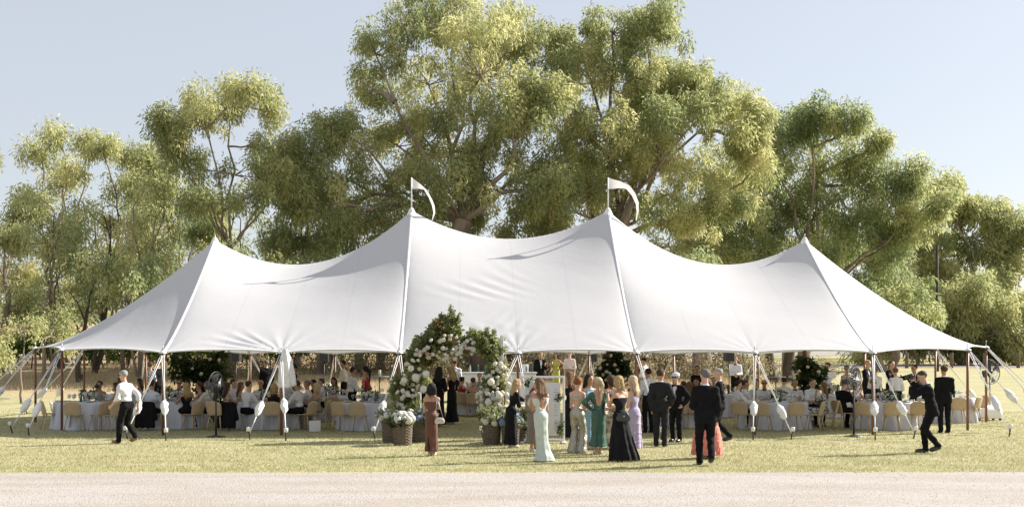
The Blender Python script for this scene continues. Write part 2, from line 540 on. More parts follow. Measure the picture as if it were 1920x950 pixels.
M_rope = cloth("white_rope", (.78, .77, .75), .9)
M_bag = cloth("white_cover_cloth", (.80, .79, .78), .85, bump=.9, bscale=14)
M_pole = material("varnished_timber", (.24, .10, .042), .45, (.15, .06, .025), 6, .1, 60, sx=(6, 6, .6), spec=.5)
M_steel = material("galvanised_steel", (.45, .45, .46), .4, (.33, .33, .34), 9, metal=.8)
M_darkmetal = material("black_metal", (.018, .018, .02), .45, (.03, .03, .032), 12, spec=.5)
M_whitepaint = material("white_painted_metal", (.78, .78, .78), .4, (.72, .72, .72), 5, spec=.4)

TENT = thing("marquee", "large white sailcloth marquee with four peaks, pennant flags and timber poles", "tent", (0, TYM, 0))
TENT_INV = Matrix.Translation((0, -TYM, 0))
def tl(p):
    return (p[0], p[1] - TYM, p[2])

def build_tent():
    V = []; F = []; off = 0
    for X, Y, Z, fl in (side_surface(True, 120, 95) + (True,), side_surface(False, 40, 30) + (False,),
                        end_surface(1, 26, 60) + (True,), end_surface(-1, 26, 60) + (False,)):
        V.append(np.stack([X, Y - TYM, Z], -1).reshape(-1, 3))
        F.append(grid_faces(X.shape, not fl, off)); off += X.size
    V = np.concatenate(V); F = np.concatenate(F)
    # weld shared seams so the cloth is one sheet
    key = np.round(V, 3)
    _, idx, inv = np.unique(key, axis=0, return_index=True, return_inverse=True)
    inv = inv.reshape(-1)
    V2 = V[idx]; F2 = inv[F]
    good = np.array([len(set(f)) == 4 for f in F2.tolist()])
    tri = [tuple(dict.fromkeys(f)) for f in F2[~good].tolist()]
    Fl = [tuple(f) for f in F2[good].tolist()] + [f for f in tri if len(f) == 3]
    canopy = mk("canopy", V2, Fl, canvas_material(), TENT)
    # seam webbing from each peak to the eave
    M_seam = cloth("seam_webbing", (.74, .74, .745), .92)
    def seam(path):
        mb = MB(); mb.tube([(p[0], p[1] - TYM, p[2] + .012) for p in path], .042, 6, flat=.45)
        mb.build("seam_webbing", M_seam, canopy)
    for x, pz in PEAKS:
        for ye in (TY0, TY1):
            path = []
            for t in np.linspace(0, 1, 26):
                path.append((x, TYM + (ye - TYM) * t, EAVE_Z + (pz - EAVE_Z) * (1 - t) ** 1.2))
            seam(path)
    # hem cord
    for ye in (TY0, TY1):
        xs = np.linspace(-9.15, 9.15, 241)
        s = np.mod(xs + 9.15 + 1e-9, 3.05) / 3.05; sc = 4 * s * (1 - s)
        mb = MB(); mb.tube([(x, ye + (.09 if ye == TY0 else -.09) * c - TYM, EAVE_Z + .075 * c ** .8 - .012) for x, c in zip(xs, sc)], .022, 5)
        mb.build("hem_cord", M_seam, canopy)
    for sgn in (1, -1):
        pts = END[sgn]; path = []
        for a, b in zip(pts[:-1], pts[1:]):
            for u in np.linspace(0, 1, 14):
                sc = 4 * u * (1 - u)
                path.append((a[0] + (b[0] - a[0]) * u - sgn * .10 * sc, a[1] + (b[1] - a[1]) * u + (.10 * sc if ey_mid(a, b) < TYM else -.10 * sc) - TYM, a[2] + (b[2] - a[2]) * u + .075 * sc - .012))
        mb = MB(); mb.tube(path, .022, 5); mb.build("hem_cord", M_seam, canopy)
    # centre poles, pennants
    for i, (x, pz) in enumerate(PEAKS):
        mb = MB(); mb.tube([(x, 0, 0), (x, 0, pz - .05)], .065, 12); mb.build("centre_pole", M_pole, TENT)
        mb = MB(); mb.lathe([(.0, pz + .10), (.05, pz + .07), (.10, pz - .02), (.16, pz - .16)], 14, (x, 0, 0), cap=False); mb.build("peak_cap", M_rope, TENT)
        if i in (1, 2):
            mb = MB(); mb.tube([(x, 0, pz), (x, 0, 7.58)], .020, 8); fp = mb.build("flag_pole", M_whitepaint, TENT)
            # pennant: broad at the pole, curling away to the right and down into a narrow tail
            TP = np.array([(0, 0), (14, 10), (28, 23), (37, 40), (42, 52), (43, 65), (38, 79)], float)
            LP = np.array([(0, 21), (12, 19), (22, 22), (31, 37), (37, 51), (39.5, 64), (36.5, 79)], float)
            if i == 2:
                TP = np.array([(0, 0), (20, 6), (38, 15), (50, 30), (57, 46), (57, 62), (52, 80)], float)
                LP = np.array([(0, 21), (18, 19), (32, 21), (44, 34), (52, 48), (53.5, 62), (50.5, 79)], float)
            uu = np.linspace(0, 6, 31); q = np.arange(7)
            V = []; Fq = []
            for k, u in enumerate(uu):
                t_ = [np.interp(u, q, TP[:, c]) for c in (0, 1)]; l_ = [np.interp(u, q, LP[:, c]) for c in (0, 1)]
                yy = .10 * math.sin(u * 1.3 + i)
                P3 = lambda e, dy: (x + .02 + e[0] / 60.4, yy * min(1, u) + dy, 7.57 - e[1] / 60.4)
                V += [P3(t_, 0), P3(((t_[0] + l_[0]) / 2, (t_[1] + l_[1]) / 2), .02), P3(l_, .05 * min(1, u))]
                if k:
                    a = 3 * (k - 1); c = 3 * k
                    Fq += [(a, a + 1, c + 1, c), (a + 1, a + 2, c + 2, c + 1)]
            mk("pennant", V, Fq, cloth("pennant_cloth", (.80, .77, .76), .95, transl=.3), fp)
        else:
            mb = MB(); mb.tube([(x, 0, pz), (x, 0, pz + .18)], .012, 6); mb.build("pole_pin", M_steel, TENT)
    # side poles
    for x, y, z in SIDE_POLES:
        mb = MB(); mb.tube([(x, y - TYM, gz0(x, y) - .01), (x, y - TYM, z - .02)], .037, 10)
        p = mb.build("side_pole", M_pole, TENT)
        mb = MB(); mb.tube([(x, y - TYM, z - .02), (x, y - TYM, z + .20)], .010, 6); mb.build("pole_pin", M_steel, p)
        mb = MB(); mb.lathe([(.10, z - .03), (.085, z + .015), (.03, z + .035), (.012, z + .05)], 12, (x, y - TYM, 0), cap=False); mb.build("pole_cap", M_rope, p)
    # guy ropes: rope > cover, stake, stake_cap
    def guy(top, st, cover=True, cpos=.70):
        A = Vector(tl(top)); B = Vector(tl((st[0], st[1], gz0(st[0], st[1]) + .16)))
        side = Vector((.03, 0, 0))
        mb = MB()
        mb.tube([A + side, A.lerp(B, cpos)], .010, 6); mb.tube([A - side, A.lerp(B, cpos)], .010, 6)
        mb.tube([A.lerp(B, cpos), B], .014, 6)
        g = mb.build("guy_rope", M_rope, TENT)
        if cover:
            a = A.lerp(B, cpos - .085); b = A.lerp(B, cpos + .095)
            pts = []; rad = []
            for k in range(9):
                u = k / 8
                pts.append(a.lerp(b, u) + Vector((random.uniform(-.012, .012), random.uniform(-.012, .012), 0)))
                rad.append((.022, .058, .08, .088, .092, .088, .08, .052, .02)[k] * random.uniform(.92, 1.1))
            mb = MB(); mb.tube(pts, rad, 12)
            for q, v in enumerate(mb.V):
                mb.V[q] = (v[0] + random.uniform(-.012, .012), v[1] + random.uniform(-.012, .012), v[2] + random.uniform(-.01, .01))
            mb.build("rope_cover", M_bag, g)
        gz = gz0(st[0], st[1])
        d = (B - A); d.z = 0; d.normalize()
        mb = MB(); mb.tube([(B.x + d.x * .05, B.y + d.y * .05, gz + .24), (B.x - d.x * .05, B.y - d.y * .05, gz - .1)], .018, 8); mb.build("stake", M_darkmetal, g)
        mb = MB(); mb.lathe([(.001, .32), (.045, .315), (.05, .30), (.05, .215), (.001, .21)], 12, (B.x + d.x * .06, B.y + d.y * .06, gz)); mb.build("stake_cap", M_whitepaint, g)
    for i, (top, st, cv, cp) in enumerate(GUYS):
        guy(top, st, cv, cp)
    # door curtain tied up at the second front pole
    X0 = -6.1
    V = []; Fq = []; n = 22; m = 16
    for k in range(m + 1):
        u = k / m; z = 2.22 - .95 * u
        wd = .05 + .10 * math.sin(min(1, u * 1.5) * PI * .5) + .05 * u
        for j in range(n):
            a = 2 * PI * j / n
            r = wd * (1 + .22 * math.sin(5 * a + 2 * u) + .1 * math.sin(9 * a))
            V.append((X0 + .10 + .07 * u + r * math.cos(a), -.10 + .75 * r * math.sin(a) - TYM, z - .05 * math.cos(a + 2) * u))
        if k:
            for j in range(n):
                j2 = (j + 1) % n
                Fq.append(((k - 1) * n + j, (k - 1) * n + j2, k * n + j2, k * n + j))
    Fq.append(tuple(range(m * n, m * n + n)))
    mk("tied_curtain", V, Fq, M_bag, TENT)

SIDE_POLES = [(-9.15 + 3.05 * i, TY0, EAVE_Z) for i in range(7)] + [(-9.15 + 3.05 * i, TY1, EAVE_Z) for i in range(7)]
for s_ in (1, -1):
    SIDE_POLES += END[s_][1:-1]
def _st(px, py):
    y = gyf(py); return (gx(px, y), y)
_fp = lambda i: (-9.15 + 3.05 * i, -.03, EAVE_Z - .03)
_ep = lambda s, k: (END[s][k][0] + s * .03, END[s][k][1], END[s][k][2] - .03)
GUYS = [
    (_fp(0), _st(238, 822), True, .70), (_fp(0), _st(311, 826), True, .68),
    (_fp(1), _st(468, 824), True, .70), (_fp(1), _st(536, 826), True, .66),
    (_fp(2), _st(702, 823), True, .70), (_fp(2), _st(770, 823), False, .7),
    (_fp(3), _st(905, 822), False, .7), (_fp(3), _st(1000, 824), False, .7),
    (_fp(4), _st(1240, 824), False, .7),
    (_fp(5), _st(1412, 824), True, .70), (_fp(5), _st(1484, 824), True, .74),
    (_fp(6), _st(1641, 825), True, .70), (_fp(6), _st(1714, 822), True, .70),
    (_ep(-1, 1), _st(22, 812), True, .72), (_ep(-1, 1), _st(54, 816), True, .76),
    (_ep(-1, 2), _st(-45, 800), True, .62), (_ep(-1, 2), _st(-80, 790), True, .66),
    (_ep(1, 1), _st(1893, 818), True, .68), (_ep(1, 1), _st(1950, 812), True, .60),
    (_ep(1, 2), _st(1975, 800), True, .66), (_ep(1, 2), _st(1990, 790), True, .62),
]
for i in range(7):
    GUYS.append(((-9.15 + 3.05 * i, TY1 + .03, EAVE_Z - .03), (-9.15 + 3.05 * i - .55, TY1 + 2.0), True, .72))
    GUYS.append(((-9.15 + 3.05 * i, TY1 + .03, EAVE_Z - .03), (-9.15 + 3.05 * i + .55, TY1 + 2.0), False, .72))
for s_ in (1, -1):
    GUYS += [(_ep(s_, 3), (s_ * 16.6, 10.2), True, .72), (_ep(s_, 3), (s_ * 16.1, 11.2), True, .72), (_ep(s_, 4), (s_ * 13.4, 12.7), True, .72)]
build_tent()

# ------------------------------------------------------------------ trees
def leaf_material(name, c1, c2, c3):
    m = bpy.data.materials.new(name); m.use_nodes = True
    n = m.node_tree.nodes; l = m.node_tree.links
    b = n["Principled BSDF"]; out = n["Material Output"]
    b.inputs["Roughness"].default_value = .55; b.inputs["Specular IOR Level"].default_value = .35
    at = n.new("ShaderNodeAttribute"); at.attribute_name = "tint"
    rp = n.new("ShaderNodeValToRGB"); e = rp.color_ramp.elements
    e[0].color = (*c1, 1); e[1].color = (*c3, 1); q = e.new(.5); q.color = (*c2, 1)
    l.new(at.outputs["Fac"], rp.inputs[0]); l.new(rp.outputs[0], b.inputs["Base Color"])
    tr = n.new("ShaderNodeBsdfTranslucent"); l.new(rp.outputs[0], tr.inputs[0])
    mx = n.new("ShaderNodeMixShader"); mx.inputs[0].default_value = .6
    l.new(b.outputs[0], mx.inputs[1]); l.new(tr.outputs[0], mx.inputs[2]); l.new(mx.outputs[0], out.inputs[0])
    return m

M_gum = leaf_material("gum_leaf", (.21, .26, .115), (.44, .46, .205), (.70, .65, .34))
M_gumdark = leaf_material("gum_leaf_dark", (.17, .225, .105), (.355, .40, .18), (.60, .58, .29))
M_vine = leaf_material("vine_leaf", (.05, .10, .02), (.09, .16, .03), (.17, .22, .06))
M_garden = leaf_material("garden_leaf", (.035, .06, .02), (.06, .10, .03), (.14, .15, .05))
M_scrub = leaf_material("scrub_leaf", (.15, .13, .075), (.23, .195, .11), (.32, .27, .16))
M_bark = material("gum_bark", (.34, .27, .21), .9, (.15, .115, .09), 1.6, .6, 9, sx=(1, 1, .35))
M_barkdark = material("dark_bark", (.10, .075, .055), .9, (.055, .042, .033), 2.2, .7, 10, sx=(1, 1, .35))

def leaves_mesh(name, C, rad, nleaf, L, W, mat, parent, droop=.85, squash=1.25, tint=None, shape=None):
    """C: (n,3) clump centres, rad: (n,), leaves spread through each clump"""
    n = len(C)
    if n == 0: return None
    w = rad ** 2; w = w / w.sum()
    k = rng.choice(n, nleaf, p=w)
    d = rng.normal(0, 1, (nleaf, 3)); d /= np.linalg.norm(d, axis=1)[:, None]
    rr = rng.uniform(0, 1, nleaf) ** .45
    P = C[k] + d * (rr * rad[k])[:, None] * np.array([1, 1, squash])
    # leaf direction: hanging with scatter
    D = rng.normal(0, 1, (nleaf, 3)) * (1 - droop * .55); D[:, 2] -= droop * 1.1
    D += d * .5
    D /= np.linalg.norm(D, axis=1)[:, None]
    S = np.cross(D, rng.normal(0, 1, (nleaf, 3))); S /= np.linalg.norm(S, axis=1)[:, None] + 1e-9
    ll = L * rng.uniform(.6, 1.35, nleaf)[:, None]; ww = W * rng.uniform(.7, 1.3, nleaf)[:, None]
    V = np.stack([P, P + D * ll * .45 + S * ww, P + D * ll, P + D * ll * .45 - S * ww], 1).reshape(-1, 3)
    o = mk(name, V, np.arange(4 * nleaf).reshape(-1, 4), mat, parent, smooth=False)
    if tint is None: tint = rng.uniform(0, 1, n)
    tv = np.clip(tint[k] * .75 + rng.normal(.12, .16, nleaf), 0, 1)
    a = o.data.attributes.new("tint", 'FLOAT', 'POINT')
    a.data.foreach_set("value", np.repeat(tv, 4).astype(np.float32))
    return o

def limb(mb, a, b, r0, r1, bend=.12, n=5, sides=6):
    a = Vector(a); b = Vector(b); L = (b - a).length
    off = Vector((random.gauss(0, 1), random.gauss(0, 1), random.gauss(0, .6))) * L * bend
    off.z += L * bend * .5
    pts = []; rad = []
    for i in range(n + 1):
        u = i / n
        j = Vector((random.gauss(0, 1), random.gauss(0, 1), random.gauss(0, 1))) * L * .018 if 0 < i < n else Vector()
        pts.append(a.lerp(b, u) + off * (4 * u * (1 - u)) * .5 + j)
        rad.append(r0 + (r1 - r0) * u ** .8)
    mb.tube(pts, rad, sides, cap=False)
    return pts

def tree(name, label, bpx, y, lobes, nleaf, trunk_r=.35, leaf=None, bark=None, fork=.38, dens=1.0, L=.25, W=.031, cl_r=.55, depth=.9, stems=1, group=None, crown_fill=.5, bx=None, lob=1.0):
    leaf = leaf or M_gum; bark = bark or M_bark
    d = y - CY
    x0 = gx(bpx, y) if bx is None else bx
    z0 = gz0(x0, y)
    T = thing(name, label, "tree", (x0, y, z0), 0, group)
    mb = MB()
    Ls = []
    for (px, py, rx, ry) in lobes:
        k = lob * d / FPX
        dy = random.uniform(-1, 1) * depth * 3.2
        Ls.append((gx(px, y) - x0, dy, gzp(py, y) - z0, rx * k, (rx + ry) / 2 * k * .95, ry * k))
    top = max(l[2] for l in Ls)
    sc = d / 60.0
    stemlist = []
    for s in range(stems):
        a = 2 * PI * s / max(1, stems) + random.random()
        b0 = Vector((math.cos(a) * .35 * (stems > 1), math.sin(a) * .35 * (stems > 1), -.15))
        cxm = sum(l[0] for l in Ls) / len(Ls)
        f0 = Vector((cxm * .45 + math.cos(a) * 1.3 * (stems > 1), math.sin(a) * 1.0 * (stems > 1), top * fork * random.uniform(.9, 1.1)))
        pts = limb(mb, b0, f0, trunk_r, trunk_r * .68, .07, 6, 10)
        stemlist.append((pts, f0))
    C = []; Rr = []; Tn = []
    for li, (lx, ly, lz, a, b, c) in enumerate(Ls):
        lc = Vector((lx, ly, lz))
        pts, f0 = min(stemlist, key=lambda s: (s[1] - lc).length)
        st = f0 if lz > f0.z + .3 else pts[max(1, min(len(pts) - 1, int(len(pts) * max(.35, lz / max(.1, f0.z)) * .8)))]
        if li and random.random() < .45:
            # grow from the middle of an earlier limb
            cands = [q for q in LIMBS if (q - lc).length < (st - lc).length * .8 and q.z < lz + .3] if li > 1 else []
            if cands: st = min(cands, key=lambda q: (q - lc).length)
        else:
            if li == 0: LIMBS = []
        lp = limb(mb, st, lc - Vector((0, 0, c * .25)), trunk_r * random.uniform(.20, .30), .035 * sc, .13, 6, 7)
        LIMBS += lp[2:]
        r = cl_r * sc
        P = []
        subs = [(0, 0, 0, 1.0)]
        for q in range(4):
            th = random.uniform(0, 2 * PI); el = random.uniform(-.8, 1.0)
            subs.append((math.cos(th) * math.cos(el) * 1.05, math.sin(th) * math.cos(el), math.sin(el) * 1.05, random.uniform(.35, .75)))
        for (sx_, sy_, sz_, ss) in subs:
            nc = max(4, int(dens * .58 * ss * ss * (a * b + b * c + a * c) / r ** 2))
            u = rng.normal(0, .50, (nc, 3)); m_ = np.linalg.norm(u, axis=1); u *= np.where(m_ > 1.35, 1.35 / m_, 1)[:, None]
            P.append(np.array([lx + sx_ * a, ly + sy_ * b, lz + sz_ * c]) + u * np.array([a, b, c]) * ss)
        P = np.concatenate(P); nc = len(P)
        lt = random.uniform(.2, .75)
        C.append(P); Rr.append(r * np.clip(rng.lognormal(-.25, .38, nc), .4, 1.6)); Tn.append(np.clip(lt + rng.normal(0, .24, nc), 0, 1))
        for q in range(0, nc, 3):
            e = Vector(P[q]); s0 = min(lp[2:], key=lambda w: (w - e).length)
            limb(mb, s0, e, .035 * sc, .012 * sc, .12, 3, 4)
    C = np.concatenate(C); Rr = np.concatenate(Rr); Tn = np.concatenate(Tn)
    mb.build("trunk", bark, T)
    leaves_mesh("crown", C, Rr, nleaf, L * sc, W * sc, leaf, T, tint=Tn)
    return T

def build_trees():
    tree("gum_tree", "tallest broad gum tree rising behind the two middle peaks of the marquee", 905, 32,
         [(850, 30, 75, 60), (700, 75, 45, 50), (765, 40, 60, 50), (930, 45, 75, 65), (1000, 35, 45, 45), (1010, 120, 50, 60), (690, 150, 35, 35), (800, 125, 75, 50),
          (900, 150, 85, 65), (715, 230, 60, 50), (660, 250, 45, 45), (790, 230, 65, 55), (880, 265, 85, 55), (960, 235, 65, 60), (620, 320, 50, 45), (600, 385, 50, 40),
          (720, 335, 75, 45), (830, 350, 75, 45), (935, 350, 80, 60), (750, 420, 65, 35), (880, 425, 70, 35), (680, 420, 55, 35), (1040, 200, 45, 50), (1030, 290, 50, 50), (1010, 370, 50, 45), (660, 370, 50, 40)], 125000, .75, fork=.40)
    tree("gum_tree", "spreading yellowish gum tree behind the third marquee peak with its flag", 1110, 35,
         [(1150, 50, 55, 35), (1090, 72, 38, 40), (1210, 62, 42, 35), (1130, 130, 75, 55), (1230, 135, 65, 55), (1290, 140, 45, 42), (1350, 185, 50, 42), (1180, 210, 85, 55),
          (1290, 230, 75, 55), (1375, 245, 45, 50), (1085, 235, 60, 55), (1110, 310, 75, 55), (1225, 300, 85, 55), (1330, 315, 80, 50), (1405, 310, 40, 45), (1055, 390, 65, 45),
          (1180, 395, 75, 35), (1285, 395, 80, 40), (1000, 420, 60, 35)], 125000, .7, fork=.36)
    tree("gum_tree", "dark-limbed gum tree behind the rightmost peak of the marquee", 1490, 48,
         [(1500, 240, 48, 35), (1440, 245, 38, 35), (1535, 222, 30, 25), (1565, 250, 42, 32), (1612, 285, 38, 32), (1478, 310, 65, 45), (1560, 330, 65, 50), (1640, 320, 38, 32), (1685, 338, 28, 22),
          (1530, 400, 75, 45), (1628, 395, 60, 45), (1445, 420, 65, 50), (1390, 380, 45, 45), (1360, 440, 60, 45), (1590, 470, 75, 40), (1690, 420, 45, 45), (1470, 480, 60, 35), (1430, 300, 45, 50), (1720, 390, 35, 35), (1420, 360, 50, 45), (1330, 470, 60, 38), (1250, 455, 55, 35), (1650, 450, 55, 45)], 100000, .5, M_gumdark, fork=.30, stems=2)
    tree("gum_tree", "rounded gum tree at the far right edge beyond the road", 1850, 104,
         [(1740, 378, 40, 24), (1790, 392, 40, 24), (1840, 402, 36, 22), (1890, 432, 40, 28), (1750, 445, 55, 38), (1825, 462, 55, 38), (1905, 495, 45, 42), (1690, 480, 50, 42), (1870, 550, 55, 42), (1790, 525, 60, 40), (1930, 440, 40, 30)], 52000, .55, fork=.3, stems=2)
    tree("gum_tree", "olive gum tree low behind the right end slope of the marquee", 1665, 70,
         [(1640, 480, 60, 40), (1700, 540, 55, 40), (1600, 530, 60, 40), (1660, 570, 65, 38), (1560, 560, 50, 30), (1740, 590, 50, 35), (1500, 520, 60, 38)], 36000, .4, M_gumdark, fork=.35, stems=2)
    for (px, yy, lob, nl, lab) in (
            (1720, 97, [(1700, 600, 50, 38), (1745, 620, 50, 38), (1660, 630, 45, 32), (1720, 560, 45, 35), (1700, 655, 50, 18)], 18000, "low olive bush beyond the road, left of the three right-hand bushes"),
            (1810, 97, [(1800, 600, 55, 38), (1845, 615, 50, 40), (1770, 640, 45, 28), (1810, 560, 50, 35), (1820, 655, 50, 18)], 19000, "low rounded bush beyond the road above the grey fan"),
            (1900, 97, [(1890, 600, 50, 42), (1925, 640, 45, 34), (1870, 645, 45, 26), (1900, 560, 50, 40), (1890, 658, 50, 16)], 18000, "low bush beyond the road at the right picture edge")):
        tree("bush", lab, px, yy, lob, nl, .16, M_gum, fork=.3, group="bushes beyond the road")
    tree("gum_tree", "slender twin-topped gum tree behind the leftmost marquee peak", 430, 28,
         [(380, 192, 36, 28), (420, 190, 24, 26), (348, 235, 34, 28), (398, 250, 48, 32), (480, 192, 30, 28), (512, 220, 26, 34), (488, 255, 48, 32), (535, 290, 28, 26), (335, 285, 26, 24),
          (375, 315, 42, 28), (445, 325, 50, 30), (515, 335, 36, 30), (400, 385, 40, 28), (480, 380, 34, 24)], 34000, .26, fork=.42, dens=.6, lob=.9)
    tree("gum_tree", "thin dark gum tree in the gap between the left and middle trees", 555, 33,
         [(545, 345, 30, 40), (600, 300, 30, 40), (565, 415, 34, 34), (605, 385, 34, 42), (625, 240, 25, 25), (520, 455, 30, 20), (640, 440, 36, 30), (590, 460, 36, 22)], 26000, .22, M_gumdark, fork=.40, dens=.8)
    tree("gum_tree", "tall airy gum tree with pale trunk above the left end of the marquee", 130, 38,
         [(75, 285, 30, 22), (122, 262, 34, 22), (165, 268, 24, 22), (95, 330, 38, 24), (150, 330, 34, 26), (60, 385, 38, 26), (125, 400, 40, 26), (100, 465, 40, 28), (165, 455, 32, 28), (70, 530, 34, 26), (140, 540, 34, 24)], 15000, .2, fork=.45, dens=.45, lob=.8)
    tree("gum_tree", "leafy gum tree second from the tall airy one, over the left slope", 240, 35,
         [(205, 288, 26, 22), (242, 278, 30, 22), (277, 302, 24, 22), (218, 342, 38, 26), (272, 352, 38, 26), (303, 345, 24, 20), (232, 412, 42, 28), (292, 422, 40, 28), (250, 490, 36, 26), (205, 520, 30, 26)], 17000, .2, fork=.42, dens=.5, lob=.82)
    tree("gum_tree", "dark drooping gum tree just left of the leftmost marquee peak", 345, 44,
         [(330, 375, 40, 26), (375, 400, 38, 28), (345, 440, 50, 30), (300, 470, 42, 28), (390, 450, 34, 26), (320, 520, 40, 24), (270, 540, 34, 22)], 17000, .22, M_gumdark, fork=.42, dens=.55, lob=.85)
    tree("gum_tree", "bushy gum tree cut by the left picture edge", 5, 30,
         [(-5, 305, 18, 22), (18, 365, 30, 28), (-5, 425, 40, 32), (40, 465, 36, 30), (5, 520, 42, 32), (45, 570, 36, 28), (-10, 600, 40, 28)], 15000, .2, M_gum, fork=.4, dens=.5, lob=.82)
    tree("small_tree", "young leafy tree low at the left beside the marquee guy ropes", 40, 14,
         [(20, 610, 30, 22), (55, 600, 26, 20), (30, 655, 34, 20), (70, 640, 22, 18), (5, 680, 24, 16)], 3600, .06, M_gum, fork=.45, dens=.5, L=.2, W=.04)
    # pale gnarled trunks standing right behind the marquee
    for px, yy, r, h, lean, dark, lab in (
            (150, 24, .16, 6, .5, 1, "thin dark leaning trunk behind the left end table"), (226, 22, .13, 5.5, .2, 1, "thin dark trunk left of the woman in the printed dress"),
            (487, 25, .26, 6.5, -.9, 0, "pale leaning trunk behind the man in the black jacket"), (601, 29, .28, 6.5, .1, 0, "pale straight trunk beside the second loudspeaker from the left"),
            (672, 30, .30, 6.5, .0, 1, "dark trunk behind the woman in the red dress"), (713, 31, .26, 6.5, .15, 1, "dark trunk behind the tall green table"),
            (898, 27, .42, 6.5, .0, 1, "thick dark trunk seen through the floral arch"), (985, 29, .5, 6.5, -.2, 0, "thick pale trunk behind the white bar"),
            (1080, 30, .42, 6.5, .2, 0, "pale trunk behind the man in the pink shirt"), (1310, 27, .62, 6.5, .3, 0, "broad gnarled pale trunk right of the black capped man"),
            (1280, 30, .45, 6.5, -.3, 0, "gnarled trunk beside the broad pale one"), (1452, 30, .34, 6.5, -.7, 1, "dark leaning trunk left of the right flower pillar"), (1480, 32, .38, 6.5, .5, 1, "dark trunk next to the right flower pillar")):
        x = gx(px, yy); z = gz0(x, yy)
        T = thing("old_gum_tree", lab, "tree", (x, yy, z), 0, "tree trunks behind the marquee")
        mb = MB()
        h = 4.6
        pts = limb(mb, (0, 0, -.2), (lean, .4, h), r, r * .3, .05, 8, 12)
        mb.tube([(0, 0, -.2), (0, 0, .35)], [r * 1.5, r * .95], 12, cap=False)
        for q in range(3):
            s = pts[3 + q]
            limb(mb, s, s + Vector((random.uniform(-1.6, 1.6), random.uniform(-1, 1), random.uniform(.8, 2.2))), r * .35, r * .1, .15, 4, 6)
        mb.build("trunk", M_barkdark if dark else M_bark, T)
        C = np.array([[lean + random.gauss(0, .9), .4 + random.gauss(0, .9), h + random.uniform(-.6, 1.2)] for q in range(14)])
        leaves_mesh("crown", C, rng.uniform(.4, .8, 14), 2200, .22, .045, M_gumdark, T)
    for px, yy, lean, h_, lab in ((88, 26, .4, 8.2, "slim dark-stemmed sapling nearest the left picture edge"), (115, 33, -.5, 9.0, "slim leaning sapling above the left marquee corner"), (178, 29, .5, 9.5, "slim pale-stemmed gum left of the walking man's head"), (206, 36, -.6, 10.0, "slim gum with crossing stems over the left slope"), (262, 27, .7, 9.2, "slim forked gum above the left seam"), (300, 37, -.4, 10.0, "slim upright gum over the left slope's middle"), (520, 36, .5, 10.5, "slim gum showing sky around it left of the second peak"), (455, 40, -.5, 10.0, "slim gum right of the leftmost peak")):
        x = gx(px, yy); z = gz0(x, yy)
        T = thing("slim_gum_tree", lab, "tree", (x, yy, z), 0, "slim gum trees at the left")
        mb = MB(); C = []
        for q in range(3):
            e = Vector((lean * (q + .3) + random.uniform(-.8, .8), random.uniform(-.8, .8), h_ * random.uniform(.8, 1.0)))
            pts = limb(mb, (random.uniform(-.2, .2), 0, -.1), e, .11 - .02 * q, .03, .07, 7, 7)
            for w in range(9):
                s0 = pts[random.randint(2, 7)]; t0 = s0 + Vector((random.uniform(-1.3, 1.3), random.uniform(-1, 1), random.uniform(.1, 1.3))); limb(mb, s0, t0, .03, .008, .12, 4, 4); C.append(tuple(t0))
        mb.build("trunk", random.choice((M_bark, M_barkdark)), T)
        C = np.array(C); leaves_mesh("crown", C, rng.uniform(.3, .65, len(C)), 2600, .25, .03, random.choice((M_gum, M_gumdark)), T)
    # scrub and saplings under the trees
    spots = [(-14, 27, .9), (-9, 29, 1.0), (-4.5, 31, .9), (-1, 29, 1.2), (2.5, 27, 1.3), (4.6, 24, 1.1), (6.4, 27, 1.4), (8.5, 29, 1.3), (11, 30, 1.2), (13.5, 33, 1.3), (16.5, 36, 1.3), (20, 40, 1.4), (1, 33, 1.2), (-11.5, 25, .8), (-6.5, 27, .9), (-2.5, 26, .8), (3.6, 30, 1.3), (5.6, 21.5, .8), (9.8, 25, 1.0), (12.2, 27, 1.1), (7.4, 33, 1.5)]
    names = ["left of the leaning dark trunk", "behind the left flower pillar", "behind the black jacketed man", "behind the waiter with the apron", "behind the bar", "behind the pink shirted man", "behind the black capped man", "below the broad pale trunk", "behind the bow tied waiter", "left of the right flower pillar", "behind the right flower pillar", "behind the standing men at the right", "beyond the arch", "right of the walking man", "near the second trunk from the left", "behind the red-dressed woman", "behind the yellow-green dress", "right of the pink shirted man", "near the right loudspeaker", "between the dark leaning trunks", "far behind the broad pale trunk"]
    for (x, yy, r), nm in zip(spots, names):
        z = gz0(x, yy)
        T = thing("scrub_bush", "dry brown scrub bush " + nm, "bush", (x, yy, z), 0, "dry scrub under the gum trees")
        mb = MB()
        for q in range(9):
            limb(mb, (random.uniform(-.2, .2), random.uniform(-.2, .2), -.05), (random.uniform(-r, r) * 1.2, random.uniform(-r, r), random.uniform(.5, 1.3) * r), .035, .01, .15, 4, 4)
        mb.build("stem", M_barkdark, T)
        C = np.stack([rng.uniform(-r, r, 14) * 1.3, rng.uniform(-r, r, 14), rng.uniform(.2, 1.0, 14) * r], -1)
        leaves_mesh("foliage", C, rng.uniform(.3, .55, 14), 1500, .12, .03, M_scrub, T, droop=.1)
    # tall dry grass on the bank
    N = 42000
    gy_ = rng.uniform(19, 44, N); gx_ = rng.uniform(-24, 15, N) + (gy_ - 20) * .1
    z0 = ground_z(gx_, gy_); hh = rng.uniform(.08, .30, N) * (1 + .5 * np.sin(gx_ * 1.3) * np.sin(gy_ * 1.1)); a = rng.uniform(0, 6.28, N); w = rng.uniform(.008, .02, N)
    ln = rng.normal(0, .09, (N, 2))
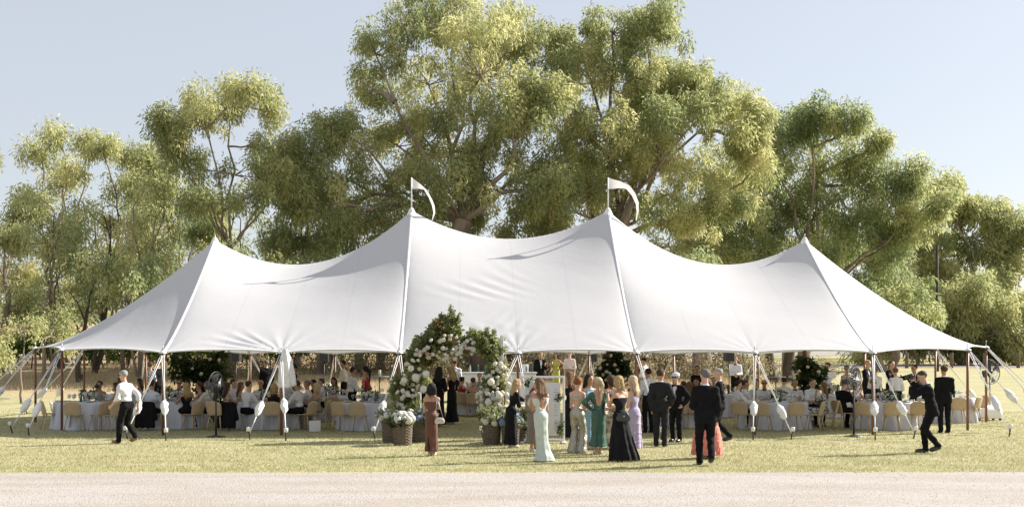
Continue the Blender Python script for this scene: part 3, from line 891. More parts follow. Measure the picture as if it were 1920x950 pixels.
    V = np.stack([np.stack([gx_ - np.cos(a) * w, gy_ - np.sin(a) * w, z0 - .01], -1), np.stack([gx_ + np.cos(a) * w, gy_ + np.sin(a) * w, z0 - .01], -1), np.stack([gx_ + ln[:, 0], gy_ + ln[:, 1], z0 + hh], -1)], 1).reshape(-1, 3)
    o = mk("dry_grass", V, np.arange(3 * N).reshape(-1, 3), material("dry_straw", (.52, .42, .26), .9, (.40, .31, .18), 1.2, transl=.25), smooth=False)
    tag(o, "tall dry straw grass on the bank behind the marquee", "grass", kind='stuff')
    # vineyard rows behind on the left
    for k, (yy, xa, xb, nm) in enumerate(((33, -27, 1.5, "nearest"), (37, -30, 1.0, "second"), (41.5, -33, 0.5, "farthest"))):
        z = gz0(-12, yy)
        T = thing("vine_row", "%s green vine row with timber posts behind the marquee at the left" % nm, "vine row", (-12, yy, z), 0, "vine rows behind the left of the marquee")
        n = int((xb - xa) * 3)
        C = np.stack([np.linspace(xa, xb, n) + 12 + rng.normal(0, .15, n), rng.normal(0, .18, n), rng.uniform(.75, 1.55, n)], -1)
        leaves_mesh("foliage", C, rng.uniform(.3, .5, n), 16000, .15, .055, M_vine, T, droop=.4)
        for x in np.arange(xa, xb, 2.6):
            mb = MB(); mb.tube([(x + 12, 0, -.1), (x + 12 + random.uniform(-.04, .04), 0, 1.6)], .06, 7); mb.build("post", M_bark, T)
        for x in np.arange(xa + .6, xb, 1.3):
            mb = MB(); limb(mb, (x + 12, 0, -.05), (x + 12 + random.uniform(-.2, .2), 0, .95), .04, .03, .1, 4, 5); mb.build("vine_stem", M_barkdark, T)
    # far shelter belt on the hill at the left
    for k, px in enumerate((-40, 15, 70, 110, 165, 300, 330)):
        yy = 168 + 6 * math.sin(k * 2.3)
        tree("far_tree", "small far tree on the hill at the left, number %s from the edge" % ("one two three four five six seven".split()[k]), px, yy, [(px, 575 + 8 * math.sin(k), 26, 12), (px + 22, 582, 20, 9)], 1600, .2, M_gumdark, fork=.3, L=.16, W=.04, group="far trees on the hill")
build_trees()

# ------------------------------------------------------------------ people: smooth-union bodies meshed with surface nets
def surface_nets(Fv, o, h):
    S = Fv < 0
    nx, ny, nz = Fv.shape
    c = np.zeros((nx - 1, ny - 1, nz - 1), np.int8)
    for i in (0, 1):
        for j in (0, 1):
            for k in (0, 1):
                c += S[i:nx - 1 + i, j:ny - 1 + j, k:nz - 1 + k]
    act = (c > 0) & (c < 8)
    n = int(act.sum())
    if n == 0: return None
    idx = np.full(act.shape, -1, np.int64); idx[act] = np.arange(n)
    I, J, K = np.nonzero(act)
    acc = np.zeros((n, 3)); cnt = np.zeros(n)
    co = [(a, b, d) for a in (0, 1) for b in (0, 1) for d in (0, 1)]
    vals = {q: Fv[I + q[0], J + q[1], K + q[2]] for q in co}
    for q in co:
        for ax in range(3):
            if q[ax]: continue
            r = list(q); r[ax] = 1; r = tuple(r)
            f0, f1 = vals[q], vals[r]
            m = (f0 < 0) != (f1 < 0)
            t = np.where(m, f0 / np.where(m, f0 - f1, 1), 0)
            p = np.array(q, float)[None, :].repeat(n, 0); p[:, ax] += t
            acc += p * m[:, None]; cnt += m
    V = (np.stack([I, J, K], -1) + acc / cnt[:, None]) * h + o
    Fs = []
    for ax in range(3):
        b, d = [(1, 2), (2, 0), (0, 1)][ax]
        sl0 = [slice(None)] * 3; sl1 = [slice(None)] * 3
        sl0[ax] = slice(0, -1); sl1[ax] = slice(1, None)
        A, B = S[tuple(sl0)], S[tuple(sl1)]
        for flip, m in ((False, A & ~B), (True, ~A & B)):
            P = np.stack(np.nonzero(m), -1)
            ok = (P[:, b] > 0) & (P[:, d] > 0) & (P[:, b] < Fv.shape[b] - 1) & (P[:, d] < Fv.shape[d] - 1)
            P = P[ok]
            if not len(P): continue
            def at(db, dd):
                Q = P.copy(); Q[:, b] += db; Q[:, d] += dd
                return idx[Q[:, 0], Q[:, 1], Q[:, 2]]
            q = np.stack([at(-1, -1), at(0, -1), at(0, 0), at(-1, 0)], -1)
            Fs.append(q[:, ::-1] if flip else q)
    return V, np.concatenate(Fs)

class Field:
    """signed distance field of rounded cones joined with a smooth minimum"""
    def __init__(s): s.P = []; s.ops = []
    def cone(s, a, b, ra, rb, fl=1.0, k=.03):
        s.P.append((np.array(a, float), np.array(b, float), ra, rb, fl, k)); return s
    def op(s, f): s.ops.append(f); return s
    def mesh(s, h, pad=.05):
        lo = np.min([np.minimum(p[0] - p[2], p[1] - p[3]) for p in s.P], 0) - pad
        hi = np.max([np.maximum(p[0] + p[2], p[1] + p[3]) for p in s.P], 0) + pad
        n = np.ceil((hi - lo) / h).astype(int) + 1
        ax = [lo[i] + h * np.arange(n[i]) for i in range(3)]
        Fv = np.full(n, .25)
        for a, b, ra, rb, fl, k in s.P:
            m = k + .03
            l2 = np.minimum(a - ra, b - rb) - m; h2 = np.maximum(a + ra, b + rb) + m
            i0 = np.maximum(((l2 - lo) / h).astype(int), 0); i1 = np.minimum(((h2 - lo) / h).astype(int) + 2, n)
            X = ax[0][i0[0]:i1[0], None, None]; Y = ax[1][None, i0[1]:i1[1], None]; Z = ax[2][None, None, i0[2]:i1[2]]
            ab = b - a; L2 = max(ab @ ab, 1e-9)
            t = np.clip(((X - a[0]) * ab[0] + (Y - a[1]) * ab[1] + (Z - a[2]) * ab[2]) / L2, 0, 1)
            wx = X - a[0] - t * ab[0]; wy = (Y - a[1] - t * ab[1]) / fl; wz = Z - a[2] - t * ab[2]
            d = np.sqrt(wx * wx + wy * wy + wz * wz) - (ra + (rb - ra) * t)
            if fl < 1: d = d * fl ** .5
            sub = Fv[i0[0]:i1[0], i0[1]:i1[1], i0[2]:i1[2]]
            hh = np.clip(.5 + .5 * (sub - d) / k, 0, 1)
            Fv[i0[0]:i1[0], i0[1]:i1[1], i0[2]:i1[2]] = sub + (d - sub) * hh - k * hh * (1 - hh)
        if s.ops:
            X, Y, Z = np.meshgrid(*ax, indexing='ij')
            for f in s.ops: Fv = f(Fv, X, Y, Z)
        Fv[0], Fv[-1] = .1, .1; Fv[:, 0], Fv[:, -1] = .1, .1; Fv[:, :, 0], Fv[:, :, -1] = .1, .1
        return surface_nets(Fv, lo, h)

def ik(root, tgt, l1, l2, pole):
    root = np.array(root, float); tgt = np.array(tgt, float); pole = np.array(pole, float)
    d = tgt - root; L = np.linalg.norm(d)
    if L > (l1 + l2) * .995:
        d = d * (l1 + l2) * .995 / L; tgt = root + d; L = np.linalg.norm(d)
    if L < abs(l1 - l2) * 1.05 + 1e-4:
        d = d / max(L, 1e-6) * (abs(l1 - l2) * 1.05 + 1e-4); tgt = root + d; L = np.linalg.norm(d)
    u = d / L
    a = (l1 * l1 - l2 * l2 + L * L) / (2 * L); hgt = math.sqrt(max(l1 * l1 - a * a, 0))
    p = pole - u * (pole @ u); p /= np.linalg.norm(p) + 1e-9
    return root + u * a + p * hgt, tgt

ARMS = {  # hand target from the shoulder in body heights: outward, forward, up; elbow hint
    'down': ((.018, .020, -.300), (.3, -1, 0)), 'front': ((.02, .07, -.28), (.3, -1, 0)), 'walkf': ((.02, .13, -.255), (.2, -1, 0)), 'walkb': ((.04, -.10, -.265), (.2, -1, 0)),
    'waist': ((-.05, .16, -.17), (.5, -.6, -.7)), 'clasp': ((-.085, .12, -.20), (.6, -.6, -.3)), 'phone': ((-.07, .17, .00), (.3, -.2, -1)), 'camera': ((-.075, .155, .075), (.25, -.1, -1)),
    'hip': ((.015, .02, -.185), (1, -.6, 0)), 'table': ((-.04, .22, -.115), (.6, -.3, -.6)), 'lap': ((-.03, .19, -.185), (.5, -.8, -.2)), 'reach': ((-.02, .285, -.04), (.4, -.2, -1)),
    'drink': ((-.04, .19, -.10), (.4, -.4, -1)), 'wave': ((.06, .14, .06), (.6, 0, -1)), 'chin': ((-.07, .13, .05), (.3, .4, -1)), 'side': ((.27, .10, .02), (.2, -.3, -1)), 'pocket': ((.022, .03, -.235), (.7, -.9, 0)),
}
SKIN = [material("skin_%s" % n, c, .55, tuple(v * .88 for v in c), 9, .05, 60, spec=.35) for n, c in
        (("fair", (.58, .36, .26)), ("tan", (.45, .245, .15)), ("warm", (.52, .30, .195)), ("deep", (.33, .17, .10)))]
HAIRC = {n: material("hair_" + n, c, .7, c2, 30, .7, 90, spec=.25, sx=(3, 3, .5)) for n, c, c2 in (
    ("blonde", (.50, .36, .19), (.34, .225, .10)), ("pale", (.60, .48, .32), (.46, .34, .20)), ("brown", (.09, .05, .028), (.055, .03, .018)), ("lightbrown", (.20, .115, .06), (.12, .065, .034)),
    ("black", (.014, .012, .012), (.028, .022, .02)), ("grey", (.38, .37, .36), (.25, .24, .235)), ("white", (.60, .58, .55), (.48, .46, .44)), ("ginger", (.30, .115, .035), (.2, .07, .022)), ("darkgrey", (.12, .11, .105), (.19, .18, .17)))}
def fab(n, c, **k): return cloth("fabric_" + n, c, **k)
FAB = {
    'black': fab('black', (.007, .007, .008), var=1.6, rough=.9, bump=.4, sheen=0, spec=.12), 'charcoal': fab('charcoal', (.022, .023, .026), var=.7, sheen=0, spec=.15), 'blackdress': fab('blackdress', (.006, .006, .007), var=1.7, rough=.8, sheen=0, spec=.15),
    'white': fab('white', (.66, .66, .68), var=.93), 'offwhite': fab('offwhite', (.62, .58, .52), var=.92), 'bluewhite': fab('bluewhite', (.56, .60, .68), var=.93), 'brown': fab('brown', (.125, .048, .028), var=.75, rough=.55),
    'mint': fab('mint', (.50, .56, .50), var=.92, rough=.38, spec=.5), 'green': fab('green', (.010, .085, .050), var=.7, rough=.33, spec=.6), 'lilac': fab('lilac', (.42, .36, .50), var=.88), 'skyblue': fab('skyblue', (.22, .40, .50), var=.88, rough=.4),
    'red': fab('red', (.50, .018, .045), var=.75), 'crimson': fab('crimson', (.30, .012, .035), var=.7), 'coral': fab('coral', (.72, .25, .19), var=.7, scale=14), 'lime': fab('lime', (.42, .45, .10), var=.85), 'pinkwhite': fab('pinkwhite', (.62, .52, .52), var=.94),
    'beige': fab('beige', (.50, .42, .31), var=.9), 'khaki': fab('khaki', (.26, .20, .12), var=.85), 'paleblue': fab('paleblue', (.42, .50, .55), var=.9), 'tweed': fab('tweed', (.22, .19, .16), var=.6, scale=60), 'plum': fab('plum', (.12, .015, .06), var=.75), 'denim': fab('denim', (.10, .15, .22), var=.8),
    'silver': material('fabric_silver', (.50, .47, .40), .32, (.30, .28, .22), 45, .8, 55, metal=.65), 'sequin': material('fabric_sequin', (.55, .53, .48), .35, (.35, .33, .28), 60, .8, 70, metal=.5),
    'print_bw': material('fabric_print_bw', (.015, .015, .018), .8, (.55, .54, .5), 17, .2, 30, detail=1), 'print_blue': material('fabric_print_blue', (.03, .04, .09), .8, (.60, .62, .66), 13, .2, 30, detail=1), 'print_floral': material('fabric_print_floral', (.58, .54, .46), .8, (.12, .09, .05), 8, .2, 30, detail=1.5), 'print_soft': material('fabric_print_soft', (.40, .38, .27), .8, (.16, .17, .11), 12, .2, 30, detail=1.5),
}
M_shoe = material("polished_black_leather", (.010, .010, .011), .35, (.02, .018, .017), 12, spec=.6)
M_tanshoe = material("tan_leather", (.30, .16, .07), .5, (.22, .11, .05), 12)
M_paleshoe = material("pale_leather", (.55, .47, .38), .45, (.48, .4, .32), 12)
M_eye = material("dark_eye", (.02, .015, .012), .3)
M_lip = material("lip", (.36, .12, .10), .5)
M_lens = material("dark_lens", (.008, .008, .009), .15, spec=.7)
PEOPLE = []

def person(label, px, y=None, fp=None, H=1.72, rz=0, pose='stand', la='down', ra='down', lean=2, side=0, look=0, nod=0, outfit=None, hair=('short', 'brown'), skin=0, h=None, seat=.46,
           stride=0, shoes=None, glasses=None, hat=None, group=None, hold=None, fat=1.0, x=None, z=None, name_="person", belt=False):
    if y is None: y = gyf(fp)
    if x is None: x = gx(px, y)
    d = y - CY
    if h is None: h = .017 if d < 26.5 else (.022 if d < 33 else .027)
    fem = outfit.get('fem', outfit['kind'] in ('dress', 'top'))
    zg = gz0(x, y) if z is None else z
    T = thing(name_, label, "person", (x, y, zg), R(rz), group)
    su = lambda *v: np.array(v, float) * H
    le = R(lean); sd = R(side)
    u = np.array([math.sin(sd), math.sin(le) * math.cos(sd), math.cos(le) * math.cos(sd)])
    fw = np.array([0, math.cos(le), -math.sin(le)])
    sit = pose == 'sit'
    if sit: pel = np.array([0, -.02, seat + .052 * H])
    else: pel = su(0, 0, .525 - (.012 if stride else 0))
    ch = pel + u * .185 * H; nk = pel + u * .292 * H
    shw = (.096 if not fem else .086) * H
    sh = {s: pel + u * .244 * H + np.array([s * shw, 0, 0]) for s in (-1, 1)}
    sk_ = outfit['kind'] == 'dress' and not sit
    hip = {s: pel + np.array([s * (.030 if sk_ else .048) * H, 0, -.02 * H]) for s in (-1, 1)}
    # legs
    kn, an, toe = {}, {}, {}
    for s in (-1, 1):
        if sit:
            kn[s] = np.array([s * .085 * H, .235 * H, seat + .03 * H]); an[s] = np.array([s * .08 * H, .235 * H + (.05 if s > 0 else -.04) * H, .045 * H])
            kn[s][1] += .0
            toe[s] = an[s] + su(0, .075, -.028)
        else:
            dy = s * stride * H
            lift = .045 + (.055 if (stride and dy < 0 and abs(stride) > .05) else 0)
            t = np.array([s * (.028 if sk_ else .052) * H, dy, lift * H])
            kn[s], an[s] = ik(hip[s], t, .2315 * H, .2315 * H, (s * .1, 1, 0))
            toe[s] = an[s] + (su(0, .085, -.028) if lift < .05 else su(0, .065, -.065))
    # arms
    el, wr, hd = {}, {}, {}
    for s, key in ((-1, la), (1, ra)):
        tg, pole = ARMS[key] if isinstance(key, str) else key
        t = sh[s] + np.array([s * tg[0], 0, 0]) * H + np.array([0, tg[1], tg[2]]) * H
        el[s], wr[s] = ik(sh[s], t, .165 * H, .150 * H, (s * pole[0], pole[1], pole[2]))
        f = wr[s] - el[s]; f /= np.linalg.norm(f); hd[s] = f
    # head frame
    cy_, sy_ = math.cos(R(look)), math.sin(R(look)); cp, sp_ = math.cos(R(nod)), math.sin(R(nod))
    Rh = np.array([[cy_, -sy_, 0], [sy_, cy_, 0], [0, 0, 1]]) @ np.array([[1, 0, 0], [0, cp, sp_], [0, -sp_, cp]])
    hc = nk + (u * .55 + Rh @ np.array([0, .10, .45])) * .098 * H
    hd_ = lambda a, b, c: hc + Rh @ su(a, b, c)
    bd = Field(); f_ = fat
    bd.cone(pel - su(.030, 0, 0), pel + su(.030, 0, 0), (.046 if sk_ else .055) * H * f_, (.046 if sk_ else .055) * H * f_, .85, .04)
    wst = (.047 if fem else .056) * f_
    bd.cone(pel + u * .04 * H, ch, wst * H, .058 * H * f_, .78, .04)
    bd.cone(ch - su(.042, 0, 0), ch + su(.042, 0, 0), .056 * H * f_, .056 * H * f_, .74, .04)
    bd.cone(sh[-1], sh[1], .028 * H, .028 * H, 1, .03)
    bd.cone(nk - u * .02 * H, hc, .031 * H, .030 * H, 1, .02)
    for s in (-1, 1):
        bd.cone(nk - u * .01 * H, sh[s], .028 * H, .026 * H, 1, .03)
        bd.cone(sh[s], el[s], (.030 if not fem else .025) * H, .022 * H, 1, .02)
        bd.cone(el[s], wr[s], .023 * H, .0145 * H, 1, .012)
        bd.cone(wr[s], wr[s] + hd[s] * .045 * H, .0155 * H, .018 * H, 1, .01)
        bd.cone(hip[s], kn[s], (.040 if sk_ else .050) * H * f_, .030 * H if sk_ else .033 * H, 1, .02)
        bd.cone(kn[s], an[s], .034 * H, .020 * H, 1, .012)
        bd.cone(an[s], toe[s], (.019 if fem else .014) * H, (.014 if fem else .009) * H, 1, .012)
        bd.cone(hd_(s * .046, -.004, -.002), hd_(s * .048, -.008, .012), .008 * H, .009 * H, 1, .006)
        if fem: bd.cone(ch + su(s * .034, .030, .0), ch + su(s * .034, .036, -.005), .030 * H, .027 * H, 1, .02)
    bd.cone(hd_(0, -.008, .020), hd_(0, .006, .022), .049 * H, .046 * H, 1, .02)
    bd.cone(hd_(0, .012, -.004), hd_(0, .022, -.048), .040 * H, .024 * H, 1, .02)
    bd.cone(hd_(0, .050, .012), hd_(0, .062, -.012), .006 * H, .0095 * H, 1, .008)
    bd.cone(hd_(-.012, .047, -.034), hd_(.012, .047, -.034), .006 * H, .006 * H, 1, .008)
    V, Fq = bd.mesh(h)
    # fingers, rooted in the palm
    mb = MB()
    for s in (-1, 1):
        f = Vector(hd[s]); sdv = f.cross(Vector((0, 0, 1)))
        if sdv.length < .3: sdv = Vector((0, 1, 0)) - f * f.y
        sdv.normalize(); nv = sdv.cross(f); nv.normalize()
        inn = Vector((-s, .2, 0)); inn = inn - f * inn.dot(f)
        if inn.length < .1: inn = nv.copy()
        inn.normalize(); acr = f.cross(inn).normalized()
        w0 = Vector(wr[s])
        for q, (o_, ln) in enumerate(((-.016, .034), (-.006, .042), (.005, .040), (.015, .031))):
            a = w0 + f * .045 * H + acr * o_ * H
            b = a + (f * .85 + inn * .35) * ln * .5 * H; c = b + (f * .45 + inn * .85) * ln * .5 * H
            mb.tube([a, a.lerp(b, .6), b, c], [.0058 * H, .0055 * H, .005 * H, .0036 * H], 5)
        a = w0 + f * .015 * H + acr * -.012 * H
        b = a + (f * .6 - acr * .75 + inn * .2) * .028 * H; c = b + (f * .8 - acr * .1 + inn * .4) * .022 * H
        mb.tube([a, b, c], [.007 * H, .006 * H, .0042 * H], 5)
    nV = len(V)
    V = np.concatenate([V, np.array([tuple(v) for v in mb.V])])
    Fl = Fq.tolist() + [tuple(i + nV for i in f) for f in mb.F]
    body = mk("body", V, Fl, SKIN[skin], T)
    # face details on heads that turn towards the camera
    fa = (rz + look) % 360
    if 75 < fa < 285:
        for s in (-1, 1):
            mb = MB(); mb.ball((0, 0, 0), .0075 * H, 7, 5, (1.25, .6, .75)); o = mb.build("eye", M_eye, body)
            o.location = hd_(s * .018, .0485, .010); o.rotation_euler = (0, 0, R(look))
        mb = MB(); mb.ball((0, 0, 0), .013 * H, 8, 5, (1.1, .45, .32)); o = mb.build("mouth", M_lip, body)
        o.location = hd_(0, .0505, -.0345); o.rotation_euler = (0, 0, R(look))
    if glasses:
        mb = MB()
        for s in (-1, 1):
            mb.ball((s * .019 * H, 0, 0), .016 * H, 8, 6, (1.05, .35, .8))
            mb.tube([(s * .034 * H, 0, .004 * H), (s * .049 * H, -.05 * H, .004 * H)], .0028 * H, 5)
        mb.tube([(-.01 * H, 0, .003 * H), (.01 * H, 0, .003 * H)], .003 * H, 5)
        o = mb.build("glasses", M_lens, T); o.location = hd_(0, .055, .010); o.rotation_euler = (0, 0, R(look))
    # hair
    st, hcol = hair
    if st != 'bald' and st != 'none':
        hf = Field()
        big = .0515 if not fem else .056
        hf.cone(hd_(0, -.012, .024), hd_(0, .004, .027), big * H, (big - .004) * H, 1, .01)
        nrm = Rh @ np.array([0, -.80, .60]); org = hd_(0, .010, .012)
        def clip(Fv, X, Y, Z, nrm=nrm, org=org): return np.maximum(Fv, -((X - org[0]) * nrm[0] + (Y - org[1]) * nrm[1] + (Z - org[2]) * nrm[2]))
        if st == 'short':
            hf.op(clip)
            lowz = hd_(0, 0, -.022)[2]
            hf.op(lambda Fv, X, Y, Z: np.maximum(Fv, lowz - Z))
        else:
            ex = Field(); ex.P = list(hf.P)
            nr2 = Rh @ np.array([0, -.9, .43]); or2 = hd_(0, .018, .0)
            bk = lambda t: hd_(0, -.045, 0) * (1 - t) + (nk + np.array([0, -.055 * H, -.10 * H])) * t
            if st == 'long':
                Lh = {'long': .17}[st]
                for s in (-1, 0, 1):
                    hf.cone(hd_(s * .036, -.028, .0), nk + np.array([s * .040 * H, -.042 * H, -.02 * H]), .030 * H, .028 * H, 1, .02)
                    hf.cone(nk + np.array([s * .040 * H, -.042 * H, -.02 * H]), nk + np.array([s * .030 * H, -.050 * H, -.115 * H]), .028 * H, .016 * H, 1, .02)
            elif st == 'bob':
                for s in (-1, 0, 1):
                    hf.cone(hd_(s * .040, -.016 - .02 * (s == 0), .0), hd_(s * .044, -.014 - .03 * (s == 0), -.072), .030 * H, .026 * H, 1, .02)
            elif st == 'pony':
                hf.cone(hd_(0, -.058, .022), hd_(0, -.080, -.02), .020 * H, .022 * H, 1, .01)
                hf.cone(hd_(0, -.080, -.02), nk + np.array([0, -.075 * H, -.11 * H]), .022 * H, .010 * H, 1, .01)
            elif st == 'bun':
                hf.cone(hd_(0, -.060, .0), hd_(0, -.066, .004), .026 * H, .026 * H, 1, .01)
            elif st == 'tuft':
                pass
            def clip2(Fv, X, Y, Z, a=nr2, o=or2): return np.maximum(Fv, -((X - o[0]) * a[0] + (Y - o[1]) * a[1] + (Z - o[2]) * a[2]) )
            hf.op(clip2)
        ph = random.uniform(0, 6)
        hf.op(lambda Fv, X, Y, Z: Fv + .0045 * np.sin(X * 120 + ph) * np.sin(Z * 40 + X * 40) + .004 * np.sin(X * 60 + Y * 75 + ph) * np.sin(Z * 90 + ph))
        r = hf.mesh(min(h, .019))
        if r:
            HV, HF = r[0], r[1].tolist()
            if st in ('long', 'bob', 'pony') and d < 34:
                # loose strands lying over the mass
                rr_ = np.random.default_rng(len(PEOPLE) + 3)
                pick = rr_.choice(len(HV), min(len(HV), 170), replace=False); ex_ = []
                cen = hc + np.array([0, -.01 * H, -.05 * H])
                for q in pick:
                    p0 = HV[q]; out = p0 - np.array([cen[0], cen[1], p0[2]]); out /= np.linalg.norm(out) + 1e-6
                    if p0[2] > hc[2] + .03 * H: continue
                    tn = np.array([-out[1], out[0], 0]); Ls = rr_.uniform(.06, .13); ph_ = rr_.uniform(0, 6); b0 = len(HV) + len(ex_)
                    for k in range(4):
                        c0 = p0 + out * (.004 + .004 * math.sin(ph_ + k)) + np.array([0, 0, -Ls * k / 3]) + tn * .008 * math.sin(ph_ + 1.7 * k)
                        w0 = .0035 * (1 - .25 * k)
                        ex_ += [c0 - tn * w0, c0 + tn * w0]
                    for k in range(3): HF.append((b0 + 2 * k, b0 + 2 * k + 1, b0 + 2 * k + 3, b0 + 2 * k + 2))
                if ex_: HV = np.concatenate([HV, np.array(ex_)])
            mk("hair", HV, HF, HAIRC[hcol], T)
    if hat:
        mb = MB()
        mb.lathe([(.056 * H, 0), (.058 * H, .018 * H), (.050 * H, .038 * H), (.028 * H, .050 * H), (.001, .053 * H)], 14, cap=False)
        V_ = []
        for k in range(9):
            a = PI * k / 8; V_ += [(.055 * H * math.cos(a), .055 * H * math.sin(a), .002), (.056 * H * math.cos(a), .098 * H * math.sin(a) ** .8 if math.sin(a) > 0 else 0, -.006 * H), (.055 * H * math.cos(a), .055 * H * math.sin(a), .012 * H)]
        mb.add(V_, [f for k in range(8) for f in ((3 * k, 3 * k + 1, 3 * k + 4, 3 * k + 3), (3 * k + 1, 3 * k + 2, 3 * k + 5, 3 * k + 4))])
        o = mb.build("cap", FAB[hat], T); o.location = hd_(0, -.006, .030); o.rotation_euler = (0, 0, R(look))
    # clothes
    def fold(amp, fx, fz, ph=0):
        ph = random.uniform(0, 6)
        return lambda Fv, X, Y, Z: Fv + amp * (np.sin(X * fx + Z * fz + ph) * .6 + np.sin(Z * fz * 1.7 - Y * fx + 2 * ph) * .5)
    def torso(F_, g, hem=None, sleeves=True, top=True):
        F_.cone(pel + u * .03 * H, ch, (wst + g) * H, (.060 * f_ + g) * H, .80, .04)
        F_.cone(ch - su(.042, 0, 0), ch + su(.042, 0, 0), (.058 * f_ + g) * H, (.058 * f_ + g) * H, .78, .04)
        if top:
            F_.cone(sh[-1] - u * .012 * H, sh[1] - u * .012 * H, (.024 + g) * H, (.024 + g) * H, 1, .03)
            for s in (-1, 1): F_.cone(nk - u * .022 * H, sh[s], (.026 + g) * H, (.022 + g) * H, 1, .04)
        if fem:
            for s in (-1, 1): F_.cone(ch + su(s * .034, .030, .0), ch + su(s * .034, .036, -.005), (.030 + g) * H, (.028 + g) * H, 1, .02)
        if sleeves:
            for s in (-1, 1):
                F_.cone(sh[s], el[s], (.0255 + g) * H, (.025 + g) * H, 1, .025)
                if sleeves != 'half': F_.cone(el[s], wr[s] - hd[s] * .008 * H, (.026 + g) * H, (.019 + g * .8) * H, 1, .015)
    neckz = (nk + u * .012 * H)
    def neckcut(o_, rad):
        def f(Fv, X, Y, Z):
            t = (X - o_[0]) * u[0] + (Y - o_[1]) * u[1] + (Z - o_[2]) * u[2]
            r2 = np.sqrt(np.maximum((X - o_[0]) ** 2 + (Y - o_[1]) ** 2 + (Z - o_[2]) ** 2 - t * t, 0))
            return np.maximum(Fv, np.minimum(t, rad * H - r2))
        return f
    neckclip = neckcut(nk - u * .012 * H, .062 if fem else .05)
    kind = outfit['kind']
    if kind in ('suit', 'shirt'):
        tr = Field()
        tr.cone(pel - su(.034, 0, 0), pel + su(.034, 0, 0), .062 * H * f_, .062 * H * f_, .88, .04)
        tr.cone(pel, pel + u * .065 * H, .060 * H * f_, (wst + .006) * H, .85, .03)
        for s in (-1, 1):
            tr.cone(hip[s], kn[s], .055 * H * f_, .041 * H, 1, .02)
            tr.cone(kn[s], an[s] + np.array([0, -.004 * H, -.008 * H]), .041 * H, .033 * H, 1, .015)
        tr.op(fold(.006, 20, 38))
        r = tr.mesh(h); mk("trousers", r[0], r[1], FAB[outfit.get('legs', 'black')], T)
        sF = Field()
        torso(sF, .006 if kind == 'suit' else .010, sleeves=True)
        sF.cone(nk - u * .012 * H, nk + u * .016 * H, .036 * H, .034 * H, 1, .008)
        if kind == 'shirt':
            sF.cone(pel + u * .045 * H - su(.02, 0, 0), pel + u * .045 * H + su(.02, 0, 0), (.064 * f_) * H, .064 * f_ * H, .86, .03)
            wz = pel + u * .045 * H
            sF.op(lambda Fv, X, Y, Z: np.maximum(Fv, wz[2] - Z))
            sF.op(fold(.0075, 17, 33))
        nk2 = nk + u * .022 * H
        sF.op(neckcut(nk2, .06))
        r = sF.mesh(h); mk("shirt", r[0], r[1], FAB[outfit.get('shirt', 'white')], T)
        if kind == 'suit':
            j = Field(); torso(j, .0165, sleeves=True)
            if not sit:
                j.cone(pel - su(.034, 0, 0) - u * .05 * H, pel + su(.034, 0, 0) - u * .05 * H, .073 * H * f_, .073 * H * f_, .92, .05)
            j.cone(pel - su(.034, 0, 0) + u * .02 * H, pel + su(.034, 0, 0) + u * .02 * H, .070 * H * f_, .070 * H * f_, .9, .05)
            if not sit:
                zc = pel[2] - .085 * H
                j.op(lambda Fv, X, Y, Z: np.maximum(Fv, zc - Z))
            A = nk + u * .03 * H; B = pel + u * .07 * H
            def vee(Fv, X, Y, Z):
                t = np.clip((Z - B[2]) / (A[2] - B[2]), 0, 1.3)
                half = (.002 + .034 * t) * H
                yc = pel[1] + (Z - pel[2]) * u[1] / max(u[2], .2)
                ins = np.minimum(np.minimum(half - np.abs(X - (Z - pel[2]) * u[0]), (Y - yc) - .012 * H), Z - B[2])
                return np.maximum(Fv, ins)
            j.op(vee)
            n3 = nk + u * .006 * H
            j.op(neckcut(n3, .048))
            j.op(fold(.0065, 16, 32))
            r = j.mesh(h); mk("jacket", r[0], r[1], FAB[outfit.get('jacket', 'black')], T)
        tie = outfit.get('tie')
        front = nk + np.array([0, .043 * H, -.006 * H])
        if tie == 'bow':
            mb = MB()
            for s in (-1, 1):
                mb.add([(0, 0, .008 * H), (0, 0, -.008 * H), (s * .030 * H, 0, -.016 * H), (s * .030 * H, 0, .016 * H), (0, .008 * H, .006 * H), (0, .008 * H, -.006 * H), (s * .030 * H, .010 * H, -.015 * H), (s * .030 * H, .010 * H, .015 * H)],
                       [(0, 1, 2, 3), (4, 7, 6, 5), (3, 2, 6, 7), (0, 3, 7, 4), (1, 5, 6, 2)])
            mb.ball((0, .006 * H, 0), .008 * H, 6, 4)
            o = mb.build("bow_tie", FAB['black'], T); o.location = front
        elif tie == 'long':
            mb = MB(); q = ch + np.array([0, .062 * H * f_, -.06 * H])
            mb.tube([front, front * .5 + (ch + np.array([0, .066 * H * f_, .03 * H])) * .5, ch + np.array([0, .066 * H * f_, 0]), q], [.010 * H, .014 * H, .018 * H, .022 * H], 6, flat=.4); mb.build("neck_tie", FAB['black'], T)
        if outfit.get('braces'):
            mb = MB(); yb = -.060 * H * f_
            for s in (-1, 1):
                mb.tube([sh[s] * .6 + sh[-s] * .4 + su(0, 0, .036), sh[s] * .45 + sh[-s] * .55 + np.array([0, yb - .006 * H, -.06 * H]), pel + u * .12 * H + np.array([-s * .018 * H, yb - .014 * H, 0]), pel + u * .05 * H + np.array([-s * .045 * H, yb - .008 * H, 0])], .009 * H, 6, flat=.5)
            mb.build("braces", FAB['black'], T)
            mb = MB(); mb.lathe([(.062 * H * f_, -.010 * H), (.066 * H * f_, 0), (.062 * H * f_, .010 * H)], 20, tuple(pel + u * .048 * H), cap=False); mb.build("belt", FAB['black'], T)
